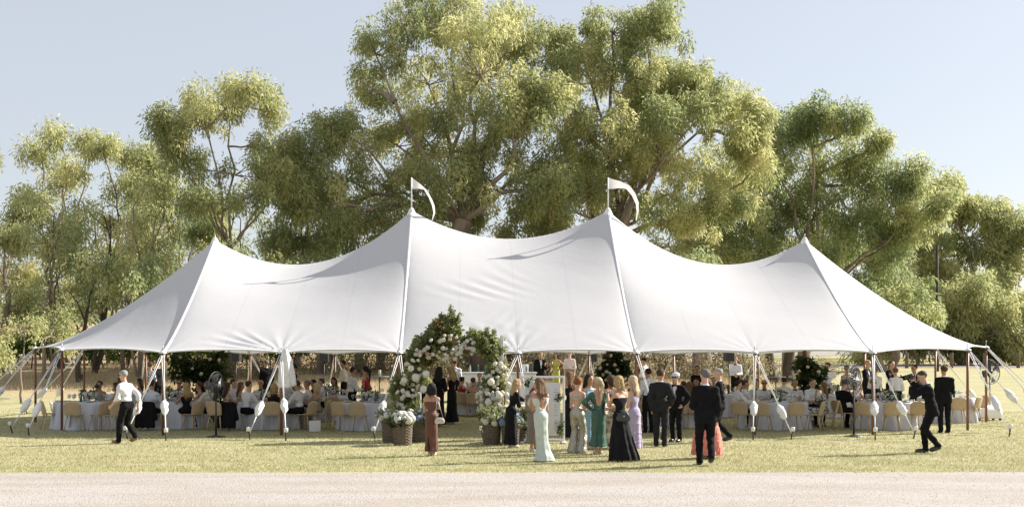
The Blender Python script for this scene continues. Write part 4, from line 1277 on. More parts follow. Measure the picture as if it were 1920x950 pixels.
        if outfit.get('apron'):
            ap = Field()
            ap.cone(pel + u * .04 * H + su(-.03, .012, 0), pel + u * .04 * H + su(.03, .012, 0), .070 * H, .070 * H, .9, .03)
            ap.cone(ch + su(-.026, .012, .0), ch + su(.026, .012, .0), .067 * H, .067 * H, .85, .04)
            ap.cone(pel + su(-.034, .016, -.16), pel + su(.034, .016, -.16), .070 * H, .070 * H, .9, .08)
            yf = .012 * H
            ap.op(lambda Fv, X, Y, Z: np.maximum(np.maximum(Fv, yf - Y - .03), ch[2] - 9 + 0 * Z))
            r = ap.mesh(h); mk("apron", r[0], r[1], FAB['black'], T)
    else:
        col = FAB[outfit['col']]
        top = outfit.get('top', 'straps')
        waistz = pel + u * .07 * H
        if kind == 'dress':
            df = Field()
            torso(df, .007, sleeves=(top in ('sleeves', 'half') and ('half' if top == 'half' else True)), top=top in ('sleeves', 'half', 'straps'))
            df.cone(pel - su(.034, 0, 0), pel + su(.034, 0, 0), .066 * H * f_, .066 * H * f_, .88, .05)
            prof = outfit.get('prof', [(.60, .058), (.52, .082), (.40, .080), (.20, .088), (.04, .115)])
            hem = outfit.get('hem', .04)
            amp = outfit.get('fold', .008); nf = outfit.get('nf', 9)
            if sit:
                for s in (-1, 1):
                    df.cone(hip[s], kn[s], .062 * H, .052 * H, 1, .06)
                    df.cone(kn[s], an[s] + su(0, 0, .04), .056 * H, .050 * H, 1, .06)
            else:
                df.cone(pel, su(0, 0, hem + .12), .08 * H, prof[-1][1] * H + .02, 1, .02)   # widens the sampling box; reshaped below
                zz = np.array([p[0] for p in prof[::-1]]) * H; rr_ = np.array([p[1] for p in prof[::-1]]) * H
                ph = random.uniform(0, 6); tx, ty = outfit.get('train', (0, 0))
                def skirt(Fv, X, Y, Z):
                    r0 = np.interp(Z, zz, rr_)
                    s_ = np.clip((.56 * H - Z) / (.5 * H), 0, 1)
                    cx_ = tx * s_ ** 2; cy2 = ty * s_ ** 2
                    xx = X - cx_; yy = (Y - cy2) / .88
                    th = np.arctan2(yy, xx)
                    rd = r0 + .005 * H + amp * s_ * (np.sin(nf * th + ph) + .5 * np.sin((nf * 2 - 3) * th + 3 * ph + Z * 4)) * 1.6
                    if outfit.get('tiers'): rd = rd + .010 * (np.mod((Z / H - .05) * 9, 1.0) < .16)
                    if outfit.get('feather'): rd = rd + .014 * np.sin(th * 34 + np.floor(Z * 26) * 2.1) * np.sin(Z * 80)
                    sk = (np.hypot(xx, yy) - rd) * .8
                    sl = outfit.get('slit')
                    if sl is not None:
                        dth = np.abs(np.arctan2(np.sin(th - R(sl)), np.cos(th - R(sl))))
                        open_ = np.clip((.30 * H - Z) / (.30 * H), 0, 1) * .45
                        sk = np.maximum(sk, np.where(Z < .30 * H, (open_ - dth) * r0, -1))
                    return np.where(Z < .54 * H, sk, np.minimum(Fv, sk) if False else np.where(Z < .60 * H, np.minimum(Fv, np.where(Z < .58 * H, sk, Fv)), Fv))
                df.op(skirt)
                df.op(lambda Fv, X, Y, Z: np.maximum(Fv, hem * H - Z))
            if top == 'strapless':
                tz = ch + u * .025 * H
                df.op(lambda Fv, X, Y, Z: np.maximum(Fv, (X - tz[0]) * u[0] + (Y - tz[1]) * u[1] + (Z - tz[2]) * u[2]))
            elif top in ('back', 'halter'):
                tz = ch + u * .03 * H
                df.op(lambda Fv, X, Y, Z: np.maximum(Fv, ((X - tz[0]) * u[0] + (Y - tz[1]) * u[1] + (Z - tz[2]) * u[2]) * .8 - (Y - tz[1]) * .9 ))
            else:
                df.op(neckclip)
                if top == 'straps':
                    tq = ch + u * .040 * H
                    df.op(lambda Fv, X, Y, Z: np.maximum(Fv, np.minimum((X - tq[0]) * u[0] + (Y - tq[1]) * u[1] + (Z - tq[2]) * u[2], np.abs(X - tq[0]) - .060 * H)))
                if outfit.get('lowback'):
                    lb = pel + u * .10 * H
                    def lowb(Fv, X, Y, Z):
                        t = np.clip((Z - lb[2]) / (.2 * H), 0, 1.2)
                        half = (.012 + .052 * np.sqrt(t)) * H
                        return np.maximum(Fv, np.minimum(np.minimum(half - np.abs(X), -(Y - pel[1] - (Z - pel[2]) * u[1]) - .0), Z - lb[2]))
                    df.op(lowb)
            df.op(fold(.003, 18, 26))
            r = df.mesh(h); mk("dress", r[0], r[1], col, T)
        else:  # separate top and trousers
            tr = Field()
            tr.cone(pel - su(.034, 0, 0), pel + su(.034, 0, 0), .063 * H, .063 * H, .88, .04)
            tr.cone(pel, pel + u * .05 * H, .06 * H, .054 * H, .85, .03)
            for s in (-1, 1):
                tr.cone(hip[s], kn[s], .055 * H, .046 * H, 1, .03); tr.cone(kn[s], an[s] - su(0, 0, .012), .046 * H, .068 * H, 1, .02)
            tr.op(fold(.006, 22, 20))
            r = tr.mesh(h); mk("trousers", r[0], r[1], FAB[outfit['legs']], T)
            tp = Field(); torso(tp, .006, sleeves=False, top=False)
            za, zb = ch + u * -.02 * H, ch + u * .03 * H
            tp.op(lambda Fv, X, Y, Z: np.maximum(np.maximum(Fv, za[2] - Z), Z - zb[2]))
            r = tp.mesh(h); mk("crop_top", r[0], r[1], col, T)
            mb = MB()
            for s in (-1, 1): mb.tube([sh[s] * .75 + sh[-s] * .25 + su(0, .01, .028), ch + np.array([s * .045 * H, -.052 * H, 0])], .006 * H, 5)
            mb.build("strap", col, T)
        if top in ('halter',):
            mb = MB(); mb.lathe([(.033 * H, -.008 * H), (.036 * H, 0), (.033 * H, .010 * H)], 14, tuple(nk), cap=False); mb.build("strap", col, T)
    # shoes
    shm = shoes or (M_shoe if kind in ('suit', 'shirt') else M_paleshoe)
    if kind != 'dress' or outfit.get('hem', .04) > .03 or sit:
        for s in (-1, 1):
            mb = MB()
            a, b = Vector(an[s]), Vector(toe[s])
            dirn = (b - a); dirn.z = 0
            if dirn.length < 1e-4: dirn = Vector((0, 1, 0))
            dirn.normalize(); hz = -.006
            heel = a - dirn * .030 * H; heel.z = a.z - .020 * H; tip = b + dirn * .030 * H; tip.z += .002 * H
            mb.tube([heel, heel.lerp(tip, .15), heel.lerp(tip, .5), heel.lerp(tip, .82), tip], [.016 * H, .027 * H, .029 * H, .027 * H, .014 * H], 8, flat=1.0)
            mb.build("shoe", shm, T)
    M = Matrix.Translation((x, y, zg)) @ Matrix.Rotation(R(rz), 4, 'Z')
    J = {'wl': M @ Vector(wr[-1] + hd[-1] * .05 * H), 'wr': M @ Vector(wr[1] + hd[1] * .05 * H), 'sl': M @ Vector(sh[-1]), 'sr': M @ Vector(sh[1]), 'head': M @ Vector(hc), 'pel': M @ Vector(pel), 'H': H, 'rz': R(rz), 'ch': M @ Vector(ch), 'el': M @ Vector(el[-1]), 'er': M @ Vector(el[1])}
    PEOPLE.append((T, J))
    return T, J

# ------------------------------------------------------------------ people in front of the marquee
SUIT = dict(kind='suit', jacket='black', legs='black', shirt='white')
def build_front_people():
    P = {}
    P['walker'] = person("grey-haired man in white shirt and black trousers walking past the left tables", 238, fp=831, H=1.76, rz=62, look=8, nod=6, lean=8, la='walkf', ra='walkb', stride=-.10, pose='stand', outfit=dict(kind='shirt', shirt='white', legs='black'), hair=('short', 'grey'), glasses=True, shoes=M_tanshoe, fat=1.05)
    P['brown'] = person("dark-haired woman in long strapless brown dress photographing the floral arch", 809, fp=854, H=1.50, rz=-12, look=-5, la='clasp', ra='phone', outfit=dict(kind='dress', col='brown', top='strapless', prof=[(.62, .058), (.53, .082), (.40, .080), (.20, .080), (.06, .092)], hem=.06, slit=-110, fold=.004), hair=('bob', 'black'), skin=1)
    P['blackleft'] = person("woman in short-sleeved black dress leaning toward the seating board from the left", 958, fp=839, H=1.56, rz=-75, lean=14, la='reach', ra='waist', outfit=dict(kind='dress', col='blackdress', top='half', prof=[(.60, .06), (.52, .085), (.40, .085), (.2, .09), (.05, .10)], hem=.05), hair=('long', 'blonde'), skin=0)
    P['mint'] = person("long-haired woman in pale mint satin gown facing the seating board", 1014, fp=864, H=1.63, rz=28, look=10, nod=10, la='phone', ra='waist', outfit=dict(kind='dress', col='mint', lowback=True, prof=[(.62, .054), (.53, .086), (.42, .078), (.25, .070), (.12, .085), (.01, .125)], hem=.008, train=(.05, -.05), fold=.005), hair=('long', 'lightbrown'), skin=1)
    P['silverhair'] = person("white-haired woman in white top with cream bag behind the mint gown", 1000, y=-5.2, H=1.52, rz=200, look=20, la='waist', ra='waist', outfit=dict(kind='dress', col='tweed', top='sleeves', hem=.12), hair=('bob', 'white'), skin=0)
    P['darkslim'] = person("woman in sleeveless black dress with straight hair right of the seating board", 1069, fp=824, H=1.68, rz=40, look=20, la='waist', ra='down', outfit=dict(kind='dress', col='blackdress', prof=[(.62, .056), (.53, .08), (.40, .078), (.2, .08), (.04, .09)]), hair=('long', 'lightbrown'), skin=1)
    P['silver'] = person("red-haired woman in silver sequinned trousers and cropped silver top", 1082, fp=849, H=1.63, rz=-38, look=-12, nod=8, la='clasp', ra='waist', stride=.03, outfit=dict(kind='top', col='silver', legs='silver'), hair=('bun', 'ginger'), skin=0)
    P['skyblue'] = person("dark-haired woman in light blue dress mostly hidden behind the emerald gown", 1103, fp=841, H=1.66, rz=-150, look=10, outfit=dict(kind='dress', col='skyblue', prof=[(.62, .056), (.53, .08), (.40, .08), (.2, .09), (.05, .10)], hem=.09), hair=('long', 'black'), skin=1, la='waist', ra='waist')
    P['green'] = person("blonde ponytailed woman in backless emerald green satin gown", 1122, fp=851, H=1.61, rz=8, look=38, la='hip', ra='clasp', outfit=dict(kind='dress', col='green', top='sleeves', lowback=True, prof=[(.62, .056), (.53, .090), (.40, .088), (.25, .086), (.10, .105)], hem=.10, fold=.008, nf=6), hair=('pony', 'pale'), skin=2)
    P['floral'] = person("brunette in cream dress with dark leaf print beside the emerald gown", 1146, fp=842, H=1.64, rz=168, look=-140, la='waist', ra='waist', outfit=dict(kind='dress', col='print_floral', top='straps', prof=[(.62, .056), (.53, .082), (.40, .08), (.2, .09), (.05, .105)], hem=.06), hair=('long', 'brown'), skin=1)
    P['blackgown'] = person("blonde bob-haired woman in strapless black gown with black leather bag", 1163, fp=864, H=1.67, rz=42, look=12, nod=8, la='phone', ra='waist', outfit=dict(kind='dress', col='blackdress', top='strapless', prof=[(.62, .056), (.53, .088), (.42, .10), (.25, .135), (.10, .165), (.01, .185)], hem=.008, fold=.012, train=(.06, -.04)), hair=('bob', 'blonde'), skin=2)
    P['lilac'] = person("blonde woman in tiered lilac gown next to the black gown", 1189, fp=853, H=1.65, rz=58, look=10, la='waist', ra='waist', outfit=dict(kind='dress', col='lilac', top='strapless', prof=[(.62, .055), (.53, .084), (.40, .088), (.2, .098), (.06, .115)], hem=.09, tiers=True, fold=.008), hair=('long', 'pale'), skin=0)
    P['braces'] = person("dark-haired man in white shirt and black braces under the third peak's pole", 1216, y=.9, H=1.74, rz=15, look=10, la='waist', ra='waist', outfit=dict(kind='shirt', shirt='white', legs='black', braces=True), hair=('short', 'black'), skin=1)
    P['suit_a'] = person("dark-haired man in charcoal dinner suit standing with his back turned left of the white-capped man", 1238, fp=837, H=1.77, rz=-22, look=-25, la='down', ra='pocket', outfit=dict(kind='suit', jacket='charcoal', legs='charcoal'), hair=('short', 'brown'), skin=1)
    P['suit_b'] = person("man in dinner suit and white cap facing the charcoal-suited man", 1268, fp=828, H=1.66, rz=145, look=0, la='pocket', ra='drink', outfit=dict(SUIT, tie='bow'), hair=('short', 'grey'), glasses=True, hat='white', skin=0, fat=1.06)
    P['bigsuit'] = person("balding man in black suit walking away in front of the coral dress", 1323, fp=872, H=1.84, rz=-4, look=22, la='waist', ra='down', stride=-.055, outfit=SUIT, hair=('short', 'darkgrey'), skin=0, fat=1.12)
    P['coral'] = person("woman in ruffled coral dress hidden behind the walking black suit", 1326, fp=859, H=1.60, rz=10, outfit=dict(kind='dress', col='coral', top='straps', prof=[(.62, .056), (.53, .09), (.45, .12), (.30, .16), (.10, .185), (.05, .19)], hem=.05, feather=True), hair=('bob', 'lightbrown'), la='clasp', ra='clasp', skin=1)
    P['suit_c'] = person("grey curly-haired man in black suit striding left behind the walking black suit", 1350, fp=829, H=1.79, rz=75, look=5, la='down', ra='waist', stride=.13, outfit=SUIT, hair=('short', 'grey'), skin=0, fat=1.05)
    P['photographer'] = person("photographer in black suit bending to look through his camera on the right lawn", 1747, fp=849, H=1.80, rz=78, look=0, nod=28, lean=12, la='camera', ra='camera', stride=.06, outfit=dict(SUIT, tie='long'), hair=('short', 'brown'), skin=0)
    P['suit_d'] = person("dark-haired man in black suit seen from behind beside the photographer", 1771, y=.9, H=1.82, rz=-6, look=12, la='down', ra='waist', outfit=SUIT, hair=('short', 'brown'), skin=1)
    return P
FRONT = build_front_people()

# ------------------------------------------------------------------ furniture under the marquee
M_ash = material("pale_ash_wood", (.50, .385, .245), .5, (.43, .32, .195), 5, .08, 40, sx=(8, 1, 1), spec=.35)
M_linen = material("white_linen", (.60, .61, .66), .85, (.55, .56, .62), 4, .2, 14, sheen=.1)
M_china = material("white_china", (.68, .68, .67), .25, spec=.5)
M_napkin = cloth("white_napkin", (.64, .64, .66), .93)
M_flower = material("white_petal", (.86, .84, .77), .8, (.78, .76, .67), 18, .3, 45, transl=.35)
M_cream = material("cream_petal", (.80, .73, .60), .8, (.72, .64, .5), 18, .3, 45, transl=.35)
M_bluehyd = material("blue_petal", (.22, .28, .52), .8, (.35, .40, .60), 14, .6, 45, transl=.2)
M_wicker = material("grey_wicker", (.21, .165, .12), .8, (.12, .095, .07), 22, .8, 30, sx=(1, 1, 3))
M_candle = material("candle_wax", (.70, .67, .60), .5, transl=.3)
M_barwhite = material("white_bar_panel", (.66, .66, .66), .5, (.62, .62, .62), 3)
M_greytable = material("grey_green_table_top", (.20, .215, .195), .5, (.16, .175, .16), 4)

def glass_mat(name, col, a):
    m = bpy.data.materials.new(name); m.use_nodes = True
    n = m.node_tree.nodes; l = m.node_tree.links
    n.remove(n["Principled BSDF"]); out = n["Material Output"]
    t = n.new("ShaderNodeBsdfTransparent"); t.inputs[0].default_value = (*col, 1)
    g = n.new("ShaderNodeBsdfGlossy"); g.inputs["Roughness"].default_value = .08
    fr = n.new("ShaderNodeLayerWeight"); fr.inputs[0].default_value = a
    mx = n.new("ShaderNodeMixShader"); l.new(fr.outputs["Facing"], mx.inputs[0]); l.new(t.outputs[0], mx.inputs[1]); l.new(g.outputs[0], mx.inputs[2]); l.new(mx.outputs[0], out.inputs[0])
    return m
M_glass = glass_mat("clear_glass", (.95, .96, .96), .55)
M_greenglass = material("green_bottle_glass", (.012, .06, .03), .12, spec=.6)
M_blueglass = material("pale_blue_bottle", (.26, .36, .37), .12, spec=.6)

def make_chair(label):
    T = thing("chair", label, "chair", (0, 0, 0), 0, "pale wooden shell chairs at the round tables")
    # seat shell
    n = 10; V = []; F = []
    def sheet(fn, nu, nv, th):
        V = []; F = []
        for side in (0, 1):
            for i in range(nu + 1):
                for j in range(nv + 1):
                    p = fn(-1 + 2 * i / nu, j / nv); q = fn(-1 + 2 * i / nu, j / nv, th if side else 0)
                    V.append(q)
        M = (nu + 1) * (nv + 1); id_ = lambda s, i, j: s * M + i * (nv + 1) + j
        for i in range(nu):
            for j in range(nv):
                F.append((id_(0, i, j), id_(0, i, j + 1), id_(0, i + 1, j + 1), id_(0, i + 1, j)))
                F.append((id_(1, i, j), id_(1, i + 1, j), id_(1, i + 1, j + 1), id_(1, i, j + 1)))
        for i in range(nu):
            for j in (0, nv):
                F.append((id_(0, i, j), id_(0, i + 1, j), id_(1, i + 1, j), id_(1, i, j)) if j == 0 else (id_(0, i, j), id_(1, i, j), id_(1, i + 1, j), id_(0, i + 1, j)))
        for j in range(nv):
            for i in (0, nu):
                F.append((id_(0, i, j), id_(1, i, j), id_(1, i, j + 1), id_(0, i, j + 1)) if i == 0 else (id_(0, i, j), id_(0, i, j + 1), id_(1, i, j + 1), id_(1, i, j)))
        return V, F
    def seat(u, v, off=0):
        w = .235 * (1 - .10 * (1 - v)) * (1 - max(0, v - .8) ** 2 * 4)
        return (u * w, -.21 + .43 * v, .445 + .012 * u * u - .012 * max(0, v - .7) * 3 - off)
    def back(u, v, off=0):
        w = .215 + .02 * math.sin(v * PI * .8)
        if v > .62: w *= max(.02, (1 - ((v - .62) / .38) ** 3.2)) ** .42
        y = -.20 - .085 * v + .055 * u * u * (1 - .3 * v) - off
        return (u * w, y, .44 + .375 * v)
    V, F = sheet(seat, 8, 8, .018); mk("seat", V, F, M_ash, T)
    V, F = sheet(back, 10, 14, .016); mk("backrest", V, F, M_ash, T)
    for sx in (-1, 1):
        for sy in (-1, 1):
            mb = MB(); mb.tube([(sx * .15, sy * .14, .43), (sx * .225, sy * .225, 0)], [.021, .012], 8); mb.build("leg", M_ash, T)
    return T

TABLES = {}
CH0 = [None]
def chair(px, y, tbl, label, jit=0, rz=None):
    x = gx(px, y)
    if rz is None:
        tx, ty, _ = TABLES[tbl]; rz = math.atan2(-(tx - x), ty - y) + R(jit)
    else: rz = R(rz)
    if CH0[0] is None:
        CH0[0] = make_chair(label); o = CH0[0]; o.location = (x, y, gz0(x, y)); o.rotation_euler = (0, 0, rz)
    else: o = copy_tree(CH0[0], (x, y, gz0(x, y)), rz, label)
    return o

def cloth_mesh(Rr, hgt, seed):
    r_ = random.Random(seed); n = 96; ph = [r_.uniform(0, 6) for _ in range(4)]
    V = [(0, 0, hgt)]; F = []
    rows = [(.45, 0, 0), (.85, 0, 0), (.97, 0, 0), (1.0, .012, 0), (1.008, .05, .1), (1.015, .18, .3), (1.03, .36, .6), (1.05, .55, .85), (1.07, hgt - .006, 1.0)]
    for rr, dz, fo in rows:
        for k in range(n):
            a = 2 * PI * k / n
            w = fo * (.055 * math.sin(11 * a + ph[0]) + .035 * math.sin(17 * a + ph[1]) + .02 * math.sin(29 * a + ph[2]))
            r = Rr * rr + w
            V.append((r * math.cos(a), r * math.sin(a), hgt - dz + (.004 * math.sin(7 * a + ph[3]) if fo == 0 and rr < .9 else 0)))
    for k in range(n): F.append((0, 1 + k, 1 + (k + 1) % n))
    for i in range(len(rows) - 1):
        for k in range(n):
            j = (k + 1) % n; F.append((1 + i * n + k, 1 + (i + 1) * n + k, 1 + (i + 1) * n + j, 1 + i * n + j))
    return V, F

def lathe_mesh(name, prof, mat, n=12):
    mb = MB(); mb.lathe(prof, n); o = mb.build(name, mat); me = o.data; bpy.data.objects.remove(o); return me
GL = lathe_mesh("wine_glass", [(.034, 0), (.034, .003), (.005, .008), (.004, .085), (.018, .10), (.038, .125), (.042, .16), (.034, .205), (.032, .205), (.040, .16), (.034, .125), (.001, .104)], M_glass, 10)
PLT = lathe_mesh("plate", [(.06, 0), (.085, .006), (.13, .014), (.132, .017), (.085, .010), (.001, .008)], M_china, 18)
BOT_G = lathe_mesh("bottle", [(.036, 0), (.038, .01), (.038, .19), (.030, .225), (.015, .255), (.013, .31), (.001, .312)], M_greenglass, 12)
BOT_B = lathe_mesh("bottle", [(.034, 0), (.036, .01), (.036, .17), (.028, .21), (.014, .24), (.013, .29), (.001, .292)], M_blueglass, 12)
CND = lathe_mesh("candle", [(.011, 0), (.011, .29), (.006, .297), (.002, .31), (.001, .315)], M_candle, 8)
VASE = lathe_mesh("vase", [(.04, 0), (.06, .03), (.065, .08), (.05, .12), (.055, .13), (.001, .12)], M_china, 14)

def bloom_mesh(name, mat, seed, bump=.2, n=14, m=10, rings=5):
    r_ = random.Random(seed); mb = MB(); mb.ball((0, 0, 0), 1.0, n, m)
    V = []
    for v in mb.V:
        v = Vector(v); th = math.atan2(v.y, v.x); ph = math.asin(max(-1, min(1, v.z)))
        k = 1 + bump * (math.sin(rings * th + 4 * ph + seed) * math.cos(ph) + .6 * math.sin(9 * ph + seed + 2 * th)) * .6 + r_.uniform(-.05, .05)
        V.append(tuple(v * k))
    return mk(name, V, mb.F, mat)
def _mesh(o):
    me = o.data; bpy.data.objects.remove(o); return me
ROSE = [_mesh(bloom_mesh("rose", M_flower, s, .24)) for s in (1, 2, 3)] + [_mesh(bloom_mesh("rose", M_cream, 5, .24))]
HYD = [_mesh(bloom_mesh("hydrangea", M_flower, s, .12, 22, 15, 11)) for s in (11, 12)]
HYDB = [_mesh(bloom_mesh("hydrangea", M_bluehyd, s, .12, 22, 15, 11)) for s in (21, 22)]

def on_table(me, name, tbl, r, a, label, cat, group=None, dz=0, rz=0):
    x, y, hgt = TABLES[tbl]
    o = bpy.data.objects.new(name, me); COL.objects.link(o)
    o.location = (x + r * math.cos(a), y + r * math.sin(a), hgt + dz); o.rotation_euler = (0, 0, rz)
    return tag(o, label, cat, group)

def napkin_mesh():
    mb = MB(); V = []; F = []
    for i in range(7):
        for j in range(5):
            u, v = i / 6 - .5, j / 4 - .5
            V.append((u * .22, v * .15, .012 + .018 * math.sin(u * 14 + v * 5) * math.cos(v * 9) + .02 * (.5 - abs(u))))
    for i in range(6):
        for j in range(4): a = i * 5 + j; F.append((a, a + 5, a + 6, a + 1))
    b = len(V); V += [(v[0], v[1], .001) for v in V]
    F += [tuple(b + q for q in f[::-1]) for f in F]
    return mk("napkin", V, F, M_napkin)
NAP = _mesh(napkin_mesh())

def table(key, px, y, r, desc, full=True, flow=True):
    x = gx(px, y); zg = gz0(x, y)
    T = thing("round_table", "round table under white cloth, " + desc, "table", (x, y, zg), 0, "round banquet tables in the marquee")
    V, F = cloth_mesh(r, .76, key); mk("tablecloth", V, F, M_linen, T)
    mb = MB(); mb.lathe([(r - .03, .715), (r - .02, .725), (r - .02, .745), (.001, .746)], 32); mb.build("tabletop", M_ash, T)
    TABLES[key] = (x, y, zg + .762)
    rr = random.Random(key)
    n = 18 if full else 7
    for k in range(n):
        a = 2 * PI * (k + .3 * rr.random()) / n
        on_table(GL, "wine_glass", key, r * rr.uniform(.42, .74), a, "clear stemmed wine glass on the table " + desc, "wine glass", "wine glasses on the table " + desc)
    m = 8 if full else 4
    for k in range(m):
        a = 2 * PI * (k + .5) / m
        on_table(PLT, "plate", key, r - .17, a, "white dinner plate on the table " + desc, "plate", "plates on the table " + desc)
        if k % 2 == 0: on_table(NAP, "napkin", key, r - .15, a, "crumpled white napkin on the table " + desc, "napkin", "napkins on the table " + desc, .02, a)
    on_table(BOT_G, "bottle", key, r * .36, rr.uniform(-2.4, -.6), "green glass bottle on the table " + desc, "bottle")
    if full: on_table(BOT_B, "water_bottle", key, r * .40, rr.uniform(-3.0, -.2) + 3, "pale blue water bottle on the table " + desc, "bottle")
    for k in range(2 if full else 1):
        on_table(CND, "candle", key, r * .28, rr.uniform(0, 6), "tall white taper candle on the table " + desc, "candle", "candles on the table " + desc)
    if flow:
        xx, yy, zz = TABLES[key]
        ft = thing("flower_arrangement", "low white flower arrangement on the table " + desc, "flowers", (xx, yy, zz), rr.random() * 6)
        inst("vase", VASE, ft)
        C = np.array([[rr.gauss(0, .12), rr.gauss(0, .12), .16 + rr.uniform(0, .12)] for _ in range(9)])
        leaves_mesh("foliage", C, np.full(9, .10), 260, .075, .022, M_garden, ft, droop=.1)
        for k in range(16):
            a = 2.4 * k; q = .052 * math.sqrt(k)
            inst("bloom", ROSE[k % 3], ft, (q * math.cos(a) * 1.3, q * math.sin(a) * 1.3, .23 - .25 * q + rr.uniform(0, .05)), (rr.random() * 3, rr.random() * 3, 0), rr.uniform(.036, .056))

def draped_jacket(px, y, rz, label, sc=1.0, h=.03):
    x = gx(px, y)
    F_ = Field()
    for k in range(11):
        v = k / 10; w = .17 + .10 * v ** .7
        F_.cone((-w, -.265 - .055 * v, .75 - .062 * k), (w, -.265 - .055 * v, .75 - .062 * k), .052, .052, .9, .05)
    F_.cone((-.24, -.27, .74), (-.29, -.20, .34), .055, .05, 1, .05); F_.cone((.24, -.27, .74), (.29, -.20, .34), .055, .05, 1, .05)
    F_.op(lambda Fv, X, Y, Z: Fv + .010 * np.sin(X * 34 + Z * 4) * np.clip((.8 - Z) * 1.6, 0, 1))
    V, F = F_.mesh(.022)
    o = mk("draped_jacket", V, F, FAB['black'])
    o.location = (x, y, gz0(x, y)); o.rotation_euler = (0, 0, R(rz))
    return tag(o, label, "jacket")

def build_furniture():
    table('A', 165, 2.9, .92, "at the marquee's left end")
    table('B', 326, 3.3, .90, "at the left seam pole")
    table('C', 506, 3.1, .90, "below the tied-up curtain")
    table('D', 618, 7.4, .85, "behind the waiter with the apron")
    table('E', 694, 2.5, .84, "left of the flower baskets")
    table('F', 893, 10.0, .85, "seen through the floral arch")
    table('G', 1266, 4.0, .88, "behind the chatting suited men")
    table('H', 1452, 2.9, .92, "beneath the right flower pillar")
    table('I', 1664, 2.9, .92, "left of the photographer")
    table('J', 1774, 6.3, .85, "beside the large right-hand fan")
    table('K', 232, 8.6, .85, "far back at the left", False)
    table('L', 552, 9.2, .85, "far behind the tied-up curtain", False)
    table('M', 742, 8.4, .85, "just left behind the arch", False)
    table('N', 1350, 9.2, .85, "behind the grey-haired suited man", False)
    table('O', 1560, 9.0, .85, "far right behind the clear fan", False)
    A = "empty pale wooden shell chair "
    for args in (
        (95, 2.35, 'A', A + "leftmost at the left end table"), (140, 1.72, 'A', A + "beside the left corner pole"), (188, 1.78, 'A', A + "turned aside, just left of the walking man", 25), (214, 1.45, 'A', A + "nearest the walking grey-haired man, partly behind him", 10),
        (362, 2.1, 'B', A + "tilted view behind the blonde woman in black", 22), (408, 1.9, 'C', A + "side on behind the left black fan", 28), (284, 2.15, 'B', "wooden shell chair hidden under a black jacket at the left seam pole"), (438, 2.0, 'C', "wooden shell chair hidden under a black jacket near the left fan"),
        (509, 1.78, 'C', "pale wooden shell chair of the woman with her back turned below the tied-up curtain"), (574, 1.95, 'C', "pale wooden shell chair of the grey-bearded profile man, right of the tied-up curtain", 18), (602, 2.55, 'C', "pale wooden shell chair of the bare-shouldered blonde woman", 12),
        (622, 5.95, 'D', A + "standing alone farther back behind the bare-shouldered blonde"), (641, 1.75, 'E', A + "side on left of the waiter's apron", 15), (673, 1.35, 'E', A + "frontmost at the table left of the baskets"), (657, 3.2, 'E', A + "small behind the frontmost one at the basket table", 0), (728, 1.9, 'E', A + "behind the guy rope left of the baskets", -10),
        (887, 8.75, 'F', "pale wooden shell chair of the bare-backed woman seen through the arch"), (868, 9.3, 'F', "pale wooden shell chair of the woman in crimson inside the arch", 10),
        (1203, 2.9, 'G', A + "behind the man in braces", 0), (1272, 2.75, 'G', A + "between the two suited men and the coral dress", 10), (1296, 3.1, 'G', "pale wooden shell chair left of the coral dress", 0),
        (1391, 1.95, 'H', "pale wooden shell chair right of the striding grey-haired suit", 18), (1430, 1.62, 'H', A + "behind the right straight guy rope"), (1487, 1.58, 'H', A + "behind the slanted guy rope of the right front table"), (1527, 1.72, 'H', A + "turned three quarters beside the woman in the spotted dress", 26), (1554, 2.35, 'H', "pale wooden shell chair of the woman in the spotted dress", 5),
        (1580, 2.75, 'I', "pale wooden shell chair half hidden behind the clear fan", 12), (1622, 1.72, 'I', A + "golden-lit, left of the rightmost front seam pole"), (1672, 1.60, 'I', A + "golden-lit, right of the rightmost front seam pole"), (1716, 2.0, 'I', A + "side on behind the photographer's legs", -22),
        (1795, 4.95, 'J', A + "facing away at the right end table beside the corner pole"), (1822, 5.7, 'J', A + "side on at the right end table", 0), (1834, 6.5, 'J', A + "rightmost, touching the large fan's white tank", 0)):
        chair(*args)
    draped_jacket(284, 2.12, -20, "black jacket hung over the chair of the man by the left seam pole")
    draped_jacket(438, 1.97, -28, "black jacket hung over the chair near the left black fan")
    # bar
    y = 15.0; x0, x1 = gx(868, y), gx(1004, y); z = gz0((x0 + x1) / 2, y)
    T = thing("bar_counter", "long white bar counter behind the seating board", "bar", ((x0 + x1) / 2, y, z))
    w = x1 - x0
    for k in range(4):
        mb = MB(); mb.box((-w / 2 + w * (k + .5) / 4, 0, .53), (w / 4 - .012, .6, 1.04), bev=.01); mb.build("front_panel", M_barwhite, T, False)
    mb = MB(); mb.box((0, 0, 1.085), (w + .08, .70, .05), bev=.012); mb.build("counter_top", M_barwhite, T, False)
    for k in range(9):
        o = bpy.data.objects.new("bar_bottle", BOT_G if k % 3 else BOT_B); COL.objects.link(o); o.location = (x0 + .25 + k * .31 + random.uniform(-.06, .06), y + random.uniform(-.15, .18), z + 1.112)
        tag(o, "bottle standing on the white bar counter", "bottle", "bottles on the white bar")
    mb = MB(); mb.box((0, 0, .15), (.26, .02, .30), bev=.006); mb.box((0, .05, .01), (.26, .12, .015)); o = mb.build("menu_card", M_china); o.location = (gx(985, y), y + .05, z + 1.112); o.rotation_euler = (0, 0, .1)
    tag(o, "white drinks menu card standing on the bar", "sign")
